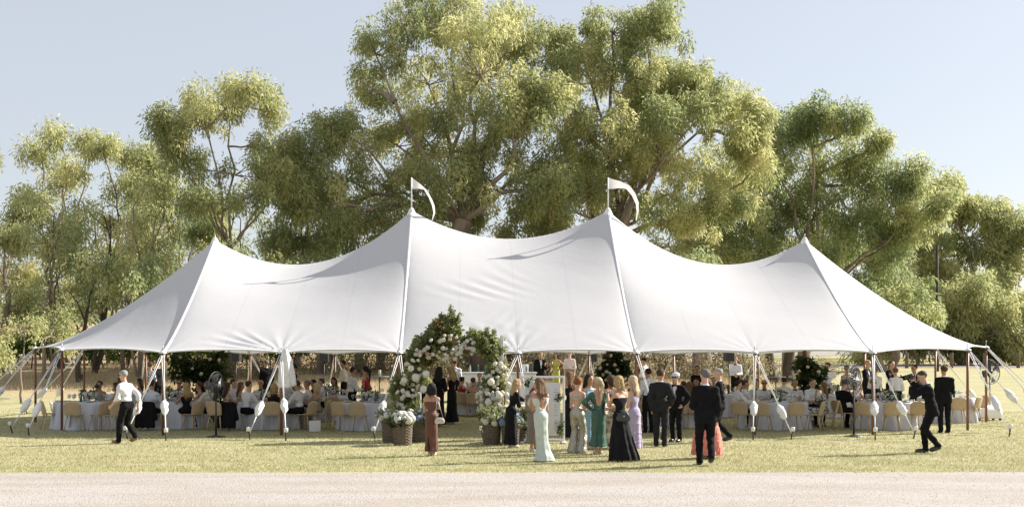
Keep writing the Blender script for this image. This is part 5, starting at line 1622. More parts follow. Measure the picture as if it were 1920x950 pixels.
    # tall tables at the back
    for px, yy, nm in ((712, 13.0, "behind the woman in the red dress"), (1455, 13.0, "left of the right flower pillar"), (1402, 13.6, "right of the bow-tied waiter")):
        x = gx(px, yy); z = gz0(x, yy)
        T = thing("tall_table", "tall round pedestal table " + nm, "table", (x, yy, z), 0, "tall cocktail tables behind the marquee")
        mb = MB(); mb.lathe([(.33, 1.07), (.35, 1.08), (.35, 1.10), (.001, 1.105)], 24); mb.build("tabletop", M_greytable, T)
        mb = MB(); mb.tube([(0, 0, .03), (0, 0, 1.075)], .035, 10); mb.build("leg", M_greytable, T)
        mb = MB(); mb.lathe([(.24, 0), (.24, .015), (.04, .04), (.001, .04)], 20); mb.build("base", M_greytable, T)
        mb = MB(); mb.lathe([(.045, 0), (.045, .22), (.04, .225), (.001, .22)], 12); o = mb.build("lantern_candle", M_candle); o.location = (x, yy, z + 1.108); tag(o, "white pillar candle on the tall table " + nm, "candle")
    # loudspeakers
    for px, nm in ((443, "left of the black-jacketed man"), (608, "left of the tall white-shirted man"), (1112, "above the red-haired woman"), (1367, "left of the bow-tied waiter")):
        yy = 13.2; x = gx(px, yy); z = gz0(x, yy)
        T = thing("loudspeaker", "black loudspeaker on a pole stand " + nm, "speaker", (x, yy, z), R(random.uniform(-8, 8)), "loudspeakers behind the marquee")
        mb = MB(); mb.box((0, 0, 1.92), (.34, .32, .56), bev=.025); c = mb.build("cabinet", M_darkmetal, T, False)
        mb = MB(); mb.box((0, -.166, 1.92), (.29, .012, .50), bev=.005); mb.build("grille", material("speaker_grille", (.03, .03, .032), .7, (.05, .05, .052), 60), c, False)
        mb = MB(); mb.tube([(0, 0, .35), (0, 0, 1.65)], .018, 8); mb.build("pole", M_darkmetal, T)
        for k in range(3):
            a = 2 * PI * k / 3 + .4; mb = MB(); mb.tube([(0, 0, .75), (.42 * math.cos(a), .42 * math.sin(a), .01)], .013, 6); mb.build("leg", M_darkmetal, T)
build_furniture()

def pedestal_fan(label, px, y, hz, rad, yaw, pitch, base='disc', metal=None, tank=False, wire=None):
    x = gx(px, y); z = gz0(x, y); metal = metal or M_darkmetal; wire = wire or metal
    T = thing("pedestal_fan", label, "fan", (x, y, z), R(yaw))
    if tank:
        F_ = Field(); F_.cone((-.22, 0, .30), (.22, 0, .30), .20, .20, 1, .02); F_.cone((-.22, 0, .16), (.22, 0, .16), .20, .20, 1, .05)
        F_.op(lambda Fv, X, Y, Z: np.maximum(Fv, .07 - Z))
        V, F = F_.mesh(.025); mk("water_tank", V, F, M_whitepaint, T)
        for sx in (-1, 1):
            for sy in (-1, 1):
                mb = MB(); mb.tube([(sx * .27 - .02, sy * .15, .045), (sx * .27 + .02, sy * .15, .045)], .045, 10); mb.build("castor", M_darkmetal, T)
        zb = .48
    else:
        mb = MB(); mb.lathe([(.24, 0), (.24, .02), (.10, .04), (.035, .07), (.001, .07)], 24); mb.build("base", metal, T); zb = .04
    mb = MB(); mb.tube([(0, 0, zb), (0, 0, hz - .12)], [.028, .022], 10); mb.build("pole", M_steel if tank else metal, T)
    hd = thing("fan_head", None, None); hd.parent = T; hd.location = (0, 0, hz); hd.rotation_euler = (R(pitch), 0, 0)
    F_ = Field(); F_.cone((0, .05, 0), (0, .26, -.01), .085, .07, 1, .02); F_.cone((0, .10, -.02), (0, .03, -.16), .04, .03, 1, .02)
    V, F = F_.mesh(.018); mk("motor", V, F, metal, hd)
    mb = MB()
    for (yy, rs) in ((-.10, (.22, .55, .82)), (.06, (.35, .8))):
        for q in rs:
            mb.tube([(rad * q * math.cos(a), yy * (1 - .5 * q * q), rad * q * math.sin(a)) for a in np.linspace(0, 2 * PI, 29)], .0025, 4, False)
    for (yy, n) in ((-.10, 24), (.06, 18)):
        for k in range(n):
            a = 2 * PI * k / n
            mb.tube([(rad * q * math.cos(a + .25 * q), yy * (1 - q ** 3), rad * q * math.sin(a + .25 * q)) for q in (.12, .5, .85, 1)], .0022, 3, False)
    mb.build("cage", wire, hd)
    mb = MB(); mb.tube([(rad * math.cos(a), 0, rad * math.sin(a)) for a in np.linspace(0, 2 * PI, 37)], .011, 6, False); mb.build("rim", metal, hd)
    mb = MB(); mb.lathe([(.001, -.02), (.06, -.015), (.06, .02), (.001, .03)], 12); V = [(v[0], v[2] - .06, v[1]) for v in mb.V]; mk("hub", V, [f[::-1] for f in mb.F], wire if tank else metal, hd)
    for k in range(4):
        a0 = 2 * PI * k / 4 + .3; V = []; F = []
        for i in range(7):
            q = .14 + .76 * i / 6
            for j in range(4):
                a = a0 + (j / 3 - .5) * (.55 + .35 * q); V.append((rad * q * math.cos(a), -.03 + (j / 3 - .5) * .07, rad * q * math.sin(a)))
        for i in range(6):
            for j in range(3): b = i * 4 + j; F.append((b, b + 4, b + 5, b + 1))
        mk("blade", V, F, metal, hd)
    return T
pedestal_fan("large black-bladed pedestal fan on a white water tank at the right end", 1856, 7.0, 1.55, .39, 18, -6, tank=True, wire=M_darkmetal)
M_mesh = material("pale_fan_wire", (.42, .42, .42), .4, metal=.5)
pedestal_fan("black standing fan with pale wire cage in front of the right tables", 1601, -.55, 1.42, .40, 48, -5, wire=M_mesh)
pedestal_fan("black standing fan seen edge on in front of the left tables", 405, -.6, 1.28, .36, 70, 0)

# ------------------------------------------------------------------ flowers
def flower_mass(T, clumps, y, n, nrose, rose_zones, L=.085, W=.026, mat=None, x0=0, z0=0, dscale=.8, rs=(.038, .062), thin=None):
    C = []; Rr = []
    k = (y - CY) / FPX
    for (px, py, r) in clumps:
        cx_, cz_, rr = gx(px, y) - x0, gzp(py, y) - z0, r * k * (.96 if len(clumps) > 15 else .86)
        for q in range(10):
            v = Vector((random.gauss(0, 1), random.gauss(0, 1), random.gauss(0, 1))).normalized() * (random.random() ** .5)
            C.append((cx_ + v.x * rr * .85, v.y * rr * dscale, max(.05, cz_ + v.z * rr * .85))); Rr.append(rr * random.uniform(.22, .42))
    leaves_mesh("foliage", np.array(C), np.array(Rr), n, L, W, mat or M_garden, T, droop=.25, squash=1)
    for i in range(nrose):
        zx, zy, zr = random.choice(rose_zones)
        a = random.uniform(0, 2 * PI); rr = zr * math.sqrt(random.random())
        px, py = zx + rr * math.cos(a), zy + rr * math.sin(a)
        # sit on the camera-facing skin of the foliage
        best = max(((r * k) ** 2 - ((px - cx) * k) ** 2 - ((py - cy) * k) ** 2, 0) for cx, cy, r in clumps)[0]
        dep = -math.sqrt(max(best, .0)) * dscale * random.uniform(.75, 1.05) - .02
        s = random.uniform(*rs)
        inst("rose", random.choice(ROSE), T, (gx(px, y) - x0, dep, gzp(py, y) - z0), (random.uniform(-1, 1), random.uniform(-1, 1), random.uniform(0, 3)), (s, s, s * .85))

M_arch = leaf_material('arch_leaf', (.13, .17, .065), (.26, .29, .11), (.46, .44, .19))
M_stemgreen = leaf_material('stem_leaf', (.13, .17, .07), (.22, .25, .11), (.36, .36, .18))
def build_flowers():
    y = -1.75; x0 = gx(850, y)
    T = thing("floral_arch", "tall asymmetrical floral arch of greenery and white roses at the marquee entrance", "flower arch", (x0, y, 0))
    left = [(772, 785, 24), (768, 762, 32), (764, 735, 36), (770, 708, 36), (775, 682, 34), (790, 660, 32), (808, 642, 32), (826, 628, 30), (838, 612, 22), (852, 632, 24), (806, 672, 20), (832, 652, 22), (850, 607, 13), (815, 612, 15)]
    right = [(868, 655, 16), (884, 645, 20), (898, 632, 22), (912, 642, 22), (924, 660, 24), (932, 684, 24), (930, 708, 28), (925, 735, 32), (926, 762, 30), (918, 782, 24)]
    cl = left + right
    flower_mass(T, cl, y, 25000, 190, [(770, 735, 34), (768, 705, 32), (772, 760, 26), (790, 665, 22), (925, 735, 32), (926, 758, 28), (930, 700, 20), (770, 725, 30), (845, 650, 26), (860, 655, 14), (930, 720, 30), (915, 770, 24), (922, 745, 30), (880, 650, 16), (820, 650, 22)], x0=x0, mat=M_arch, rs=(.036, .066))
    # bigger pale heads
    for px, py, s in ((781, 707, .10), (800, 700, .085), (772, 690, .075), (760, 712, .08), (920, 715, .085), (935, 740, .08), (915, 752, .08), (795, 728, .085)):
        o = inst("hydrangea", random.choice(HYD), T, (gx(px, y) - x0, -.42, gzp(py, y)), (random.random(), random.random(), 0), s)
    # sprays that stick out of the top
    mb = MB(); tips = []
    for k in range(46):
        bx, bz = random.choice([(838, 612), (826, 625), (850, 600), (808, 640), (905, 632), (918, 645), (790, 655), (930, 670)])
        a = Vector((gx(bx, y) - x0, random.uniform(-.25, .25), gzp(bz, y)))
        dirn = Vector((random.uniform(-.9, .9), random.uniform(-.5, .5), random.uniform(.1, 1))).normalized()
        b = a + dirn * random.uniform(.18, .42); limb(mb, a, b, .006, .002, .15, 4, 4)
        for q in (.55, .75, .92, 1.0): tips.append(tuple(a.lerp(b, q)))
    mb.build("stem", M_barkdark, T)
    leaves_mesh("spray", np.array(tips), np.full(len(tips), .055), 3400, .06, .018, M_stemgreen, T, droop=.2, squash=1)
    # dry brown leaves among the greenery
    C = np.array([(gx(px, y) - x0, -.35, gzp(py, y)) for px, py in ((806, 665), (812, 680), (800, 690), (850, 640), (870, 655), (825, 612), (780, 775))])
    leaves_mesh("dry_leaves", C, np.full(len(C), .12), 70, .09, .026, leaf_material("dry_leaf", (.14, .07, .025), (.22, .11, .04), (.30, .17, .07)), T, droop=.5, squash=1)
    for px in (783, 938):
        mb = MB(); mb.box((gx(px, y) - x0, .12, gzp(634, y) / 2), (.16, .16, gzp(634, y)), bev=.01); mb.build("frame_post", M_barwhite, T, False)
    mb = MB(); mb.box((0, .12, gzp(640, y)), (gx(938, y) - gx(783, y) - .17, .12, .10), bev=.01); mb.build("frame_beam", M_barwhite, T, False)
    # flower-dressed centre poles
    for i, (X, cl, nm, nr) in enumerate(((-9.15, [(375, 690, 44), (350, 700, 38), (395, 705, 40), (405, 735, 36), (380, 740, 36), (410, 675, 30), (335, 680, 26), (420, 700, 24), (400, 765, 30)], "beneath the leftmost peak", 15),
                                         (-3.05, [(772, 690, 30), (765, 720, 28), (780, 740, 26)], "behind the left side of the floral arch", 8),
                                         (3.05, [(1150, 680, 30), (1135, 695, 24), (1165, 695, 24), (1150, 715, 28), (1142, 735, 22)], "above the blonde and brunette guests", 14),
                                         (9.15, [(1515, 685, 34), (1500, 705, 32), (1532, 705, 28), (1512, 735, 34), (1525, 755, 26), (1498, 750, 24), (1510, 775, 24)], "beneath the rightmost peak", 18))):
        y = TYM; T = thing("flower_pillar", "dark greenery with white roses wrapped round the centre pole " + nm, "flowers", (X, y - .12, 0), 0, "flower-dressed centre poles")
        flower_mass(T, cl, y - .12, 5200, nr, [(c[0], c[1], c[2] * .9) for c in cl[:6]], L=.13, W=.034, x0=X, dscale=.7)
    # wicker baskets of blooms
    def basket(px, y, r, hgt, label, blooms, greens=0, dome=.16):
        x = gx(px, y); T = thing("flower_basket", label, "basket", (x, y, gz0(x, y)), random.random() * 6, "wicker flower baskets at the entrance")
        n = 36; rows = 15; V = []; F = []
        for j in range(rows + 1):
            v = j / rows; rr = r * (.86 + .14 * v)
            for k in range(n):
                a = 2 * PI * k / n
                w = .017 * (1 if (k // 2 + j) % 2 else -1) * (1 if k % 2 else .4)
                V.append(((rr + w) * math.cos(a), (rr + w) * math.sin(a), hgt * v))
            if j:
                for k in range(n): q = (k + 1) % n; F.append(((j - 1) * n + k, (j - 1) * n + q, j * n + q, j * n + k))
        F.append(tuple(range(n - 1, -1, -1)))
        b = mk("wicker", V, F, M_wicker, T, smooth=False)
        mb = MB()
        for ph in (0, .16):
            mb.tube([((r + .008) * math.cos(a), (r + .008) * math.sin(a), hgt + .012 * math.sin(a * 14 + ph * 20)) for a in np.linspace(0, 2 * PI, 61)], .016, 6, False)
        mb.build("rim", M_wicker, T)
        for s in (0, PI):
            mb = MB(); mb.tube([(r * 1.02 * math.cos(s) + .02 * math.cos(s), .10 * math.cos(t), hgt - .02 + .10 * math.sin(t)) for t in np.linspace(0, PI, 11)], .014, 6); mb.build("handle", M_wicker, T)
        mb = MB(); mb.lathe([(r * .93, hgt - .05), (r * .5, hgt - .02), (.001, hgt)], 20, cap=False); mb.build("soil", M_garden, T)
        C = np.array([(random.uniform(-r, r), random.uniform(-r, r), hgt + random.uniform(0, .10 + greens * .8)) for _ in range(26)])
        leaves_mesh("foliage", C, np.full(26, .11), 900, .10, .024, M_stemgreen if greens else M_garden, T, droop=-.2, squash=1)
        m = len(blooms)
        for k, me in enumerate(blooms):
            q = r * 1.18 * math.sqrt((k + .5) / m); a = 2.4 * k
            s = random.uniform(.065, .095) if me in HYD + HYDB else random.uniform(.05, .07)
            inst("bloom", me, T, (q * math.cos(a), q * math.sin(a), hgt + .05 + dome * (1 - (q / (r * 1.18)) ** 2) + random.uniform(-.02, .03)), (random.random(), random.random(), random.random() * 3), s)
        return T
    Wb = [HYD[0], HYD[1], ROSE[0], ROSE[1]]
    basket(755, gyf(834), .225, .50, "front wicker basket of white blooms left of the arch", [random.choice(Wb) for _ in range(30)], dome=.17)
    basket(733, gyf(829), .215, .52, "wicker basket with mixed greenery behind the front left basket", [random.choice(Wb + HYDB) for _ in range(16)], .12)
    basket(787, gyf(828), .21, .48, "wicker basket with blue hydrangeas beside the brown dress", [random.choice(HYDB + HYDB + Wb) for _ in range(18)], .05)
    basket(922, gyf(833), .215, .46, "wicker basket with tall pale stems right of the arch", [random.choice(Wb) for _ in range(14)], .32)
    basket(957, gyf(834), .21, .47, "wicker basket of blue hydrangeas behind the leaning woman in black", [random.choice(HYDB) for _ in range(20)], .03)
    basket(975, gyf(829), .22, .55, "wicker basket left of the seating board's white frame", [random.choice(Wb) for _ in range(12)], .1)
    # seating board
    y = gyf(830); T = thing("seating_board", "white framed seating board with columns of tiny names in front of the bar", "sign", (gx(1018, y), y, 0), R(-3))
    xc = gx(1018, y); hw = gx(1057, y) - xc; top = gzp(704, y)
    for s in (-1, 1):
        mb = MB(); mb.box((s * hw, 0, top / 2), (.05, .05, top), bev=.006); mb.build("frame_post", M_whitepaint, T, False)
        mb = MB(); mb.box((s * hw, 0, .02), (.10, .5, .04), bev=.008); mb.build("foot", M_whitepaint, T, False)
    mb = MB(); mb.box((0, 0, top - .026), (2 * hw - .052, .05, .05), bev=.006); mb.build("frame_rail", M_whitepaint, T, False)
    mb = MB(); mb.box((0, 0, .065), (2 * hw - .052, .06, .06), bev=.006); mb.build("frame_rail", M_whitepaint, T, False)
    za, zb = gzp(816, y), gzp(717, y)
    mb = MB(); mb.box((-.01, 0, (za + zb) / 2), (2 * hw - .14, .02, zb - za), bev=.003); pn = mb.build("panel", material("white_board", (.66, .65, .66), .6, (.63, .62, .63), 3), T, False)
    mb = MB(); rr = random.Random(4)
    for c in range(4):
        for r in range(17):
            if r in (5, 11): continue
            w = rr.uniform(.06, .12); mb.box((-hw + .19 + c * .20, -.0125, zb - .16 - r * .060), (w, .002, .010))
    mb.build("lettering", material("pale_grey_print", (.36, .36, .37), .8), pn, False)
    for s in (-1, 1):
        mb = MB(); mb.tube([(s * (hw - .25), 0, zb - .01), (s * (hw - .25), 0, top - .04)], .004, 5); mb.build("hanger", M_rope, T)
    C = np.array([(-hw + .12, -.03, zb - .03), (-hw + .2, -.03, zb + .02), (hw - .1, -.03, za + .1), (hw - .08, -.03, za + .25), (-hw + .12, -.03, za + .12), (hw - .1, -.03, zb - .35)])
    leaves_mesh("leaf_sprig", C, np.full(6, .08), 170, .09, .026, M_garden, T, droop=.2, squash=1)
build_flowers()

# ------------------------------------------------------------------ guests and staff inside the marquee
WS = dict(kind='shirt', shirt='white', legs='black')
WB = dict(WS, tie='bow')
SB = dict(SUIT, tie='bow')
def D(col, **k): return dict(kind='dress', col=col, **k)
def build_guests():
    G = {}
    def sit(key, label, px, y, rz, outfit, hair, H=1.72, **k):
        G[key] = person(label, px, y=y, H=H, rz=rz, pose='sit', outfit=outfit, hair=hair, **k)
    def std(key, label, px, y, rz, outfit, hair, H=1.74, **k):
        G[key] = person(label, px, y=y, H=H, rz=rz, outfit=outfit, hair=hair, **k)
    # table A
    sit('a1', "seated woman holding a dark camera to her face at the left end table", 187, 4.25, 182, D('beige', top='strapless'), ('bun', 'brown'), 1.66, la='camera', ra='camera', skin=1)
    sit('a2', "seated woman in red half hidden behind the walking grey-haired man", 218, 3.1, 95, D('red', top='straps'), ('long', 'brown'), 1.62, la='table', ra='table', skin=1)
    # table B
    sit('b1', "white-shirted man seated with his back turned by the left seam pole", 284, 2.3, -22, dict(kind='shirt', shirt='bluewhite', legs='black'), ('short', 'brown'), 1.78, la='table', ra='table', skin=1)
    sit('b2', "seated man in sunglasses and white shirt with one hand raised", 336, 4.45, 185, WB, ('short', 'brown'), 1.76, la='table', ra='wave', glasses=True, skin=1)
    sit('b3', "seated blonde woman in sleeveless black top beside the left seam pole's table", 349, 2.5, 48, D('blackdress', top='straps'), ('long', 'blonde'), 1.64, la='table', ra='table', skin=1)
    sit('b4', "seated man in pale striped shirt leaning left beside the left fan", 390, 2.75, 68, dict(kind='shirt', shirt='offwhite', legs='black'), ('short', 'darkgrey'), 1.72, la='table', ra='table', look=10)
    sit('b5', "seated woman in profile behind the man in the pale striped shirt", 374, 3.9, 105, D('beige', top='strapless'), ('bun', 'brown'), 1.62, la='table', ra='table', skin=1)
    sit('b6', "seated woman with hair up facing the table under the left greenery pillar", 352, 4.6, 160, D('skyblue', top='straps'), ('bun', 'black'), 1.6, la='table', ra='lap', skin=2)
    # table C
    sit('c1', "seated man in white shirt turned away over a black jacket near the left fan", 461, 2.25, -42, WS, ('short', 'brown'), 1.76, la='table', ra='table', skin=0, lean=10)
    sit('c2', "seated woman in silver sequinned dress with strappy back", 426, 2.75, -58, D('sequin', top='straps', lowback=True), ('long', 'brown'), 1.64, la='table', ra='table', skin=1)
    sit('c3', "seated brunette between the sequinned dress and the bald man", 451, 3.6, -85, D('beige', top='strapless'), ('long', 'lightbrown'), 1.62, la='table', ra='table', skin=1)
    sit('c4', "seated man in white shirt turning round below the first loudspeaker", 437, 4.6, -130, WS, ('short', 'brown'), 1.76, la='lap', ra='table', look=40)
    sit('c5', "bald seated man in white shirt and bow tie facing the camera", 489, 4.4, 180, WB, ('bald', 'grey'), 1.74, la='table', ra='table', skin=1)
    sit('c6', "seated blonde woman in black one-shoulder top seen from behind at the curtain table", 514, 2.05, 8, D('blackdress', top='straps', lowback=False), ('bob', 'blonde'), 1.64, la='table', ra='table', skin=1)
    sit('c7', "seated man in white shirt in profile reaching over the curtain table", 561, 2.45, 72, WS, ('short', 'brown'), 1.78, la='table', ra='table', skin=1, lean=8)
    sit('c8', "seated grey-haired man behind the profile man in the white shirt", 577, 3.3, 82, WS, ('short', 'darkgrey'), 1.74, la='table', ra='table', skin=1)
    sit('c9', "seated bare-shouldered blonde woman in olive print dress", 594, 2.75, 55, D('print_soft', top='strapless'), ('bob', 'pale'), 1.62, la='table', ra='table', skin=1)
    sit('c10', "seated man in white shirt behind the bare-shouldered blonde", 603, 6.2, 100, WS, ('short', 'brown'), 1.74, la='table', ra='table')
    sit('c11', "seated dark-haired person left of the red-dressed woman with the phone", 588, 7.0, 120, D('blackdress', top='straps'), ('bun', 'black'), 1.64, la='table', ra='table', skin=1)
    sit('d1', "seated woman in red dress looking at her phone behind the far empty chair", 626, 8.9, 172, D('red', top='straps'), ('long', 'black'), 1.7, la='waist', ra='clasp', nod=20, skin=1)
    # table F through the arch
    sit('f1', "seated woman with bare back and black halter strap inside the arch", 887, 8.85, -4, D('blackdress', top='halter'), ('bun', 'brown'), 1.66, la='table', ra='table', skin=2)
    sit('f2', "seated woman in crimson dress in profile inside the arch", 866, 9.3, -52, D('crimson', top='straps'), ('short', 'black'), 1.68, la='table', ra='chin', skin=2)
    sit('f3', "seated dark-haired man in white shirt facing out through the arch", 899, 11.2, 178, WS, ('short', 'black'), 1.72, la='table', ra='table')
    # table G
    sit('g1', "seated brown-haired woman left of the walking black suit's shoulder", 1293, 3.3, 8, D('denim', top='straps'), ('long', 'lightbrown'), 1.66, la='table', ra='table', skin=1)
    sit('g2', "seated person in plum top behind the white-capped man", 1282, 4.6, 80, D('plum', top='sleeves'), ('bob', 'brown'), 1.62, la='table', ra='table', skin=1)
    sit('g3', "seated dark-haired man in black behind the table of the chatting suits", 1306, 5.4, 150, SUIT, ('short', 'black'), 1.76, la='wave', ra='table', skin=1)
    sit('g4', "seated grey-haired man behind the walking black suit", 1338, 7.8, 170, SUIT, ('short', 'darkgrey'), 1.76, la='table', ra='table')
    # table H
    sit('h1', "seated dark-haired man in white shirt and bow tie in profile facing right", 1383, 2.35, -78, WB, ('short', 'black'), 1.76, la='table', ra='table', skin=0)
    sit('h2', "seated bearded man in white shirt and black long tie facing right", 1397, 3.2, -88, dict(WS, tie='long'), ('short', 'brown'), 1.76, la='table', ra='table', skin=1)
    sit('h3', "seated long-haired bearded man behind the bow-tied man in profile", 1390, 4.1, -95, WB, ('long', 'brown'), 1.76, la='table', ra='table', skin=1)
    sit('h4', "seated bald man in sunglasses, white shirt and bow tie", 1433, 4.25, 172, WB, ('bald', 'grey'), 1.76, la='table', ra='table', glasses=True, skin=1)
    sit('h5', "seated man in white shirt with his back turned at the table farther behind", 1470, 7.9, 5, WS, ('short', 'brown'), 1.76, la='table', ra='table')
    sit('h6', "seated man with receding hair, white shirt and bow tie facing the camera", 1490, 4.3, 178, WB, ('short', 'darkgrey'), 1.76, la='table', ra='table', skin=1)
    sit('h7', "seated young dark-haired man turned to the woman in the spotted dress", 1523, 4.0, 190, WS, ('short', 'brown'), 1.8, la='table', ra='table', look=15)
    sit('h8', "seated woman in black and white spotted dress resting her chin on her hand", 1545, 2.45, 68, D('print_bw', top='half'), ('long', 'lightbrown'), 1.66, la='chin', ra='table', skin=1)
    sit('h9', "seated man in white shirt at the back left of the right front table", 1418, 5.2, 150, WB, ('short', 'brown'), 1.74, la='table', ra='table')
    # table I
    sit('i1', "seated man in black suit half hidden by the clear fan", 1578, 2.9, -62, SUIT, ('short', 'grey'), 1.78, la='table', ra='table', skin=0, lean=8)
    sit('i2', "seated man in black suit, bow tie and sunglasses behind the rightmost seam pole", 1637, 4.35, 180, SB, ('short', 'brown'), 1.78, la='table', ra='table', glasses=True, skin=0)
    sit('i3', "seated woman with short hair left of the suited man in sunglasses", 1605, 4.2, 200, D('pinkwhite', top='straps'), ('bun', 'lightbrown'), 1.64, la='table', ra='table', skin=1)
    # back row
    sit('k1', "seated woman in pale top at the back row table on the left end", 262, 8.6, 90, D('pinkwhite', top='straps'), ('long', 'brown'), 1.64, la='table', ra='table', skin=1)
    sit('l1', "seated man in white shirt at the back row table behind the curtain", 536, 8.2, -20, WS, ('short', 'brown'), 1.74, la='table', ra='table')
    sit('n1', "seated woman in pale green at the back row table left of the waiter", 1322, 9.0, -90, D('lime', top='straps'), ('long', 'brown'), 1.64, la='table', ra='table', skin=1)
    # standing staff and guests
    std('s1', "standing woman in blue and white patterned dress behind the walking man", 281, 11.8, -20, D('print_blue', top='half'), ('bun', 'brown'), 1.72, la='waist', ra='waist', skin=2)
    std('s2', "standing guest in dark suit beside the blue patterned dress", 297, 12.3, 60, SUIT, ('short', 'brown'), 1.74, la='down', ra='drink', skin=1)
    std('s3', "standing man in black jacket with turned back behind the bald seated man", 500, 12.2, 35, SB, ('short', 'darkgrey'), 1.78, la='waist', ra='down', look=20, skin=1)
    std('s4', "waitress in black dress behind the profile man in the white shirt", 552, 11.2, 75, D('blackdress', top='straps'), ('bun', 'black'), 1.70, la='drink', ra='waist', skin=1)
    std('s5', "tall man in white shirt standing in profile under the second loudspeaker's right", 645, 11.0, 82, dict(kind='shirt', shirt='offwhite', legs='black'), ('short', 'black'), 1.84, la='waist', ra='down', skin=1)
    std('s6', "dark-haired woman looking out from behind the tall man in white", 656, 11.9, 140, D('beige', top='straps'), ('bun', 'black'), 1.70, skin=2)
    std('s7', "waiter in white shirt and black apron carrying a wine bottle", 660, 4.6, -60, dict(WS, apron=True), ('short', 'black'), 1.74, la='waist', ra='waist', skin=1)
    std('s8', "woman in red dress with black ponytail talking to the waiter", 687, 5.2, 72, D('red', top='straps', prof=[(.62, .056), (.53, .086), (.40, .10), (.2, .12), (.05, .13)]), ('pony', 'black'), 1.76, la='clasp', ra='down', skin=2)
    std('s9', "dark-suited man half hidden behind the left column of the arch", 757, 8.8, 200, SB, ('short', 'brown'), 1.80, skin=1)
    std('s10', "tall dark-haired woman in long black dress just inside the arch", 823, 3.6, -25, D('blackdress', top='sleeves'), ('long', 'black'), 1.76, la='down', ra='waist', skin=1)
    std('s11', "blonde woman in black jumpsuit and white scarf inside the arch", 847, 5.0, 55, D('blackdress', top='straps', prof=[(.62, .056), (.53, .082), (.40, .085), (.2, .095), (.05, .13)]), ('long', 'blonde'), 1.76, la='waist', ra='clasp', skin=1)
    std('s12', "waiter in white shirt with crossed black braces behind the arch", 853, 12.2, 5, dict(WS, braces=True), ('short', 'brown'), 1.80, la='down', ra='down', skin=1)
    std('s13', "bearded man in dinner suit holding a drink behind the bar", 1013, 17.2, 195, SB, ('short', 'black'), 1.80, la='drink', ra='down', skin=1)
    std('s14', "woman in yellow-green dress with hand on hip behind the bar", 1043, 18.3, 155, D('lime', top='straps'), ('long', 'black'), 1.72, la='hip', ra='drink', skin=1)
    std('s15', "man in pale pink shirt and cap right of the yellow-green dress", 1068, 17.8, 170, dict(kind='shirt', shirt='pinkwhite', legs='khaki'), ('short', 'grey'), 1.80, hat='pinkwhite', skin=0)
    std('s16', "young man in white shirt and black cap above the braces man", 1210, 14.0, 60, dict(kind='shirt', shirt='white', legs='black'), ('short', 'brown'), 1.74, la='waist', ra='waist', hat='black', skin=1)
    std('s17', "waiter in white shirt and black bow tie standing under the right loudspeaker", 1379, 14.6, 165, WB, ('short', 'lightbrown'), 1.78, la='waist', ra='clasp', skin=0)
    std('s18', "man in beige jacket behind the lilac gown", 1196, 5.6, 120, dict(kind='suit', jacket='beige', legs='khaki'), ('short', 'lightbrown'), 1.70, la='waist', ra='waist', skin=1)
    std('s19', "grey-haired man behind the blonde in the black gown", 1166, 6.4, 95, dict(kind='shirt', shirt='offwhite', legs='khaki'), ('short', 'darkgrey'), 1.68, la='waist', ra='waist', skin=1)
    std('s20', "man in white shirt with turned head beside the right greenery pillar", 1553, 9.4, 40, WS, ('short', 'brown'), 1.84, la='waist', ra='side', look=50, skin=0)
    std('s21', "dark-haired woman in sunglasses behind the clear fan", 1588, 9.4, 150, D('beige', top='straps'), ('bun', 'black'), 1.72, la='waist', ra='waist', glasses=True, skin=2)
    std('s22', "woman with long brown hair in pale blue dress right of the clear fan", 1607, 6.0, 40, D('paleblue', top='straps', lowback=True), ('long', 'brown'), 1.70, la='waist', ra='down', skin=2)
    std('s23', "tall fair-haired man in dinner suit looking down right of the pale blue dress", 1624, 10.4, 230, SB, ('short', 'blonde'), 1.90, la='waist', ra='waist', nod=12, skin=0)
    std('s24', "man in white shirt with his back turned behind the suited man in sunglasses", 1642, 8.4, 10, WS, ('short', 'darkgrey'), 1.70, la='waist', ra='waist', skin=0)
    std('s25', "dark-haired man in dinner suit facing the white-shirted man, left of the outstretched arm", 1670, 10.2, 215, SB, ('short', 'brown'), 1.88, la='down', ra='drink', skin=0)
    std('s26', "fair-haired man in white shirt leaning over the right front table", 1682, 5.6, 15, WS, ('short', 'lightbrown'), 1.72, la='down', ra='front', lean=8, skin=0)
    std('s27', "man in black suit stretching out one arm behind the photographer", 1715, 7.4, 150, dict(SUIT, tie='long'), ('short', 'black'), 1.80, la='drink', ra='side', look=-40, skin=1)
    std('s28', "woman in black top with raised hand under the broad pale trunk", 1307, 9.6, 170, D('blackdress', top='sleeves'), ('bun', 'brown'), 1.72, la='wave', ra='waist', skin=1)
    return G
GUESTS = build_guests()

# ------------------------------------------------------------------ things carried, and far details
def handbag(label, loc, w, hgt, d, mat, rz=0, strap_to=None, smat=None):
    F_ = Field()
    F_.cone((-w * .3, 0, hgt * .35), (w * .3, 0, hgt * .35), hgt * .35, hgt * .35, d / hgt, .02); F_.cone((-w * .22, 0, hgt * .75), (w * .22, 0, hgt * .75), hgt * .25, hgt * .25, d / hgt, .04)
    V, F = F_.mesh(.012)
    T = thing("handbag", label, "bag", loc, rz)
    mk("bag_body", V, F, mat, T)
    if strap_to is not None:
        inv = (Matrix.Translation(loc) @ Matrix.Rotation(rz, 4, 'Z')).inverted(); t = inv @ Vector(strap_to)
        mb = MB()
        for s in (-1, 1): mb.tube([(s * w * .35, 0, hgt * .9), (t.x * .5 + s * w * .2, t.y * .5, t.z * .5 + hgt * .4), t], .006, 6)
        mb.build("strap", smat or mat, T)
    mb = MB(); mb.box((0, -d * .52, hgt * .62), (.03, .012, .02), bev=.003); mb.build("clasp", M_steel, T)
    return T

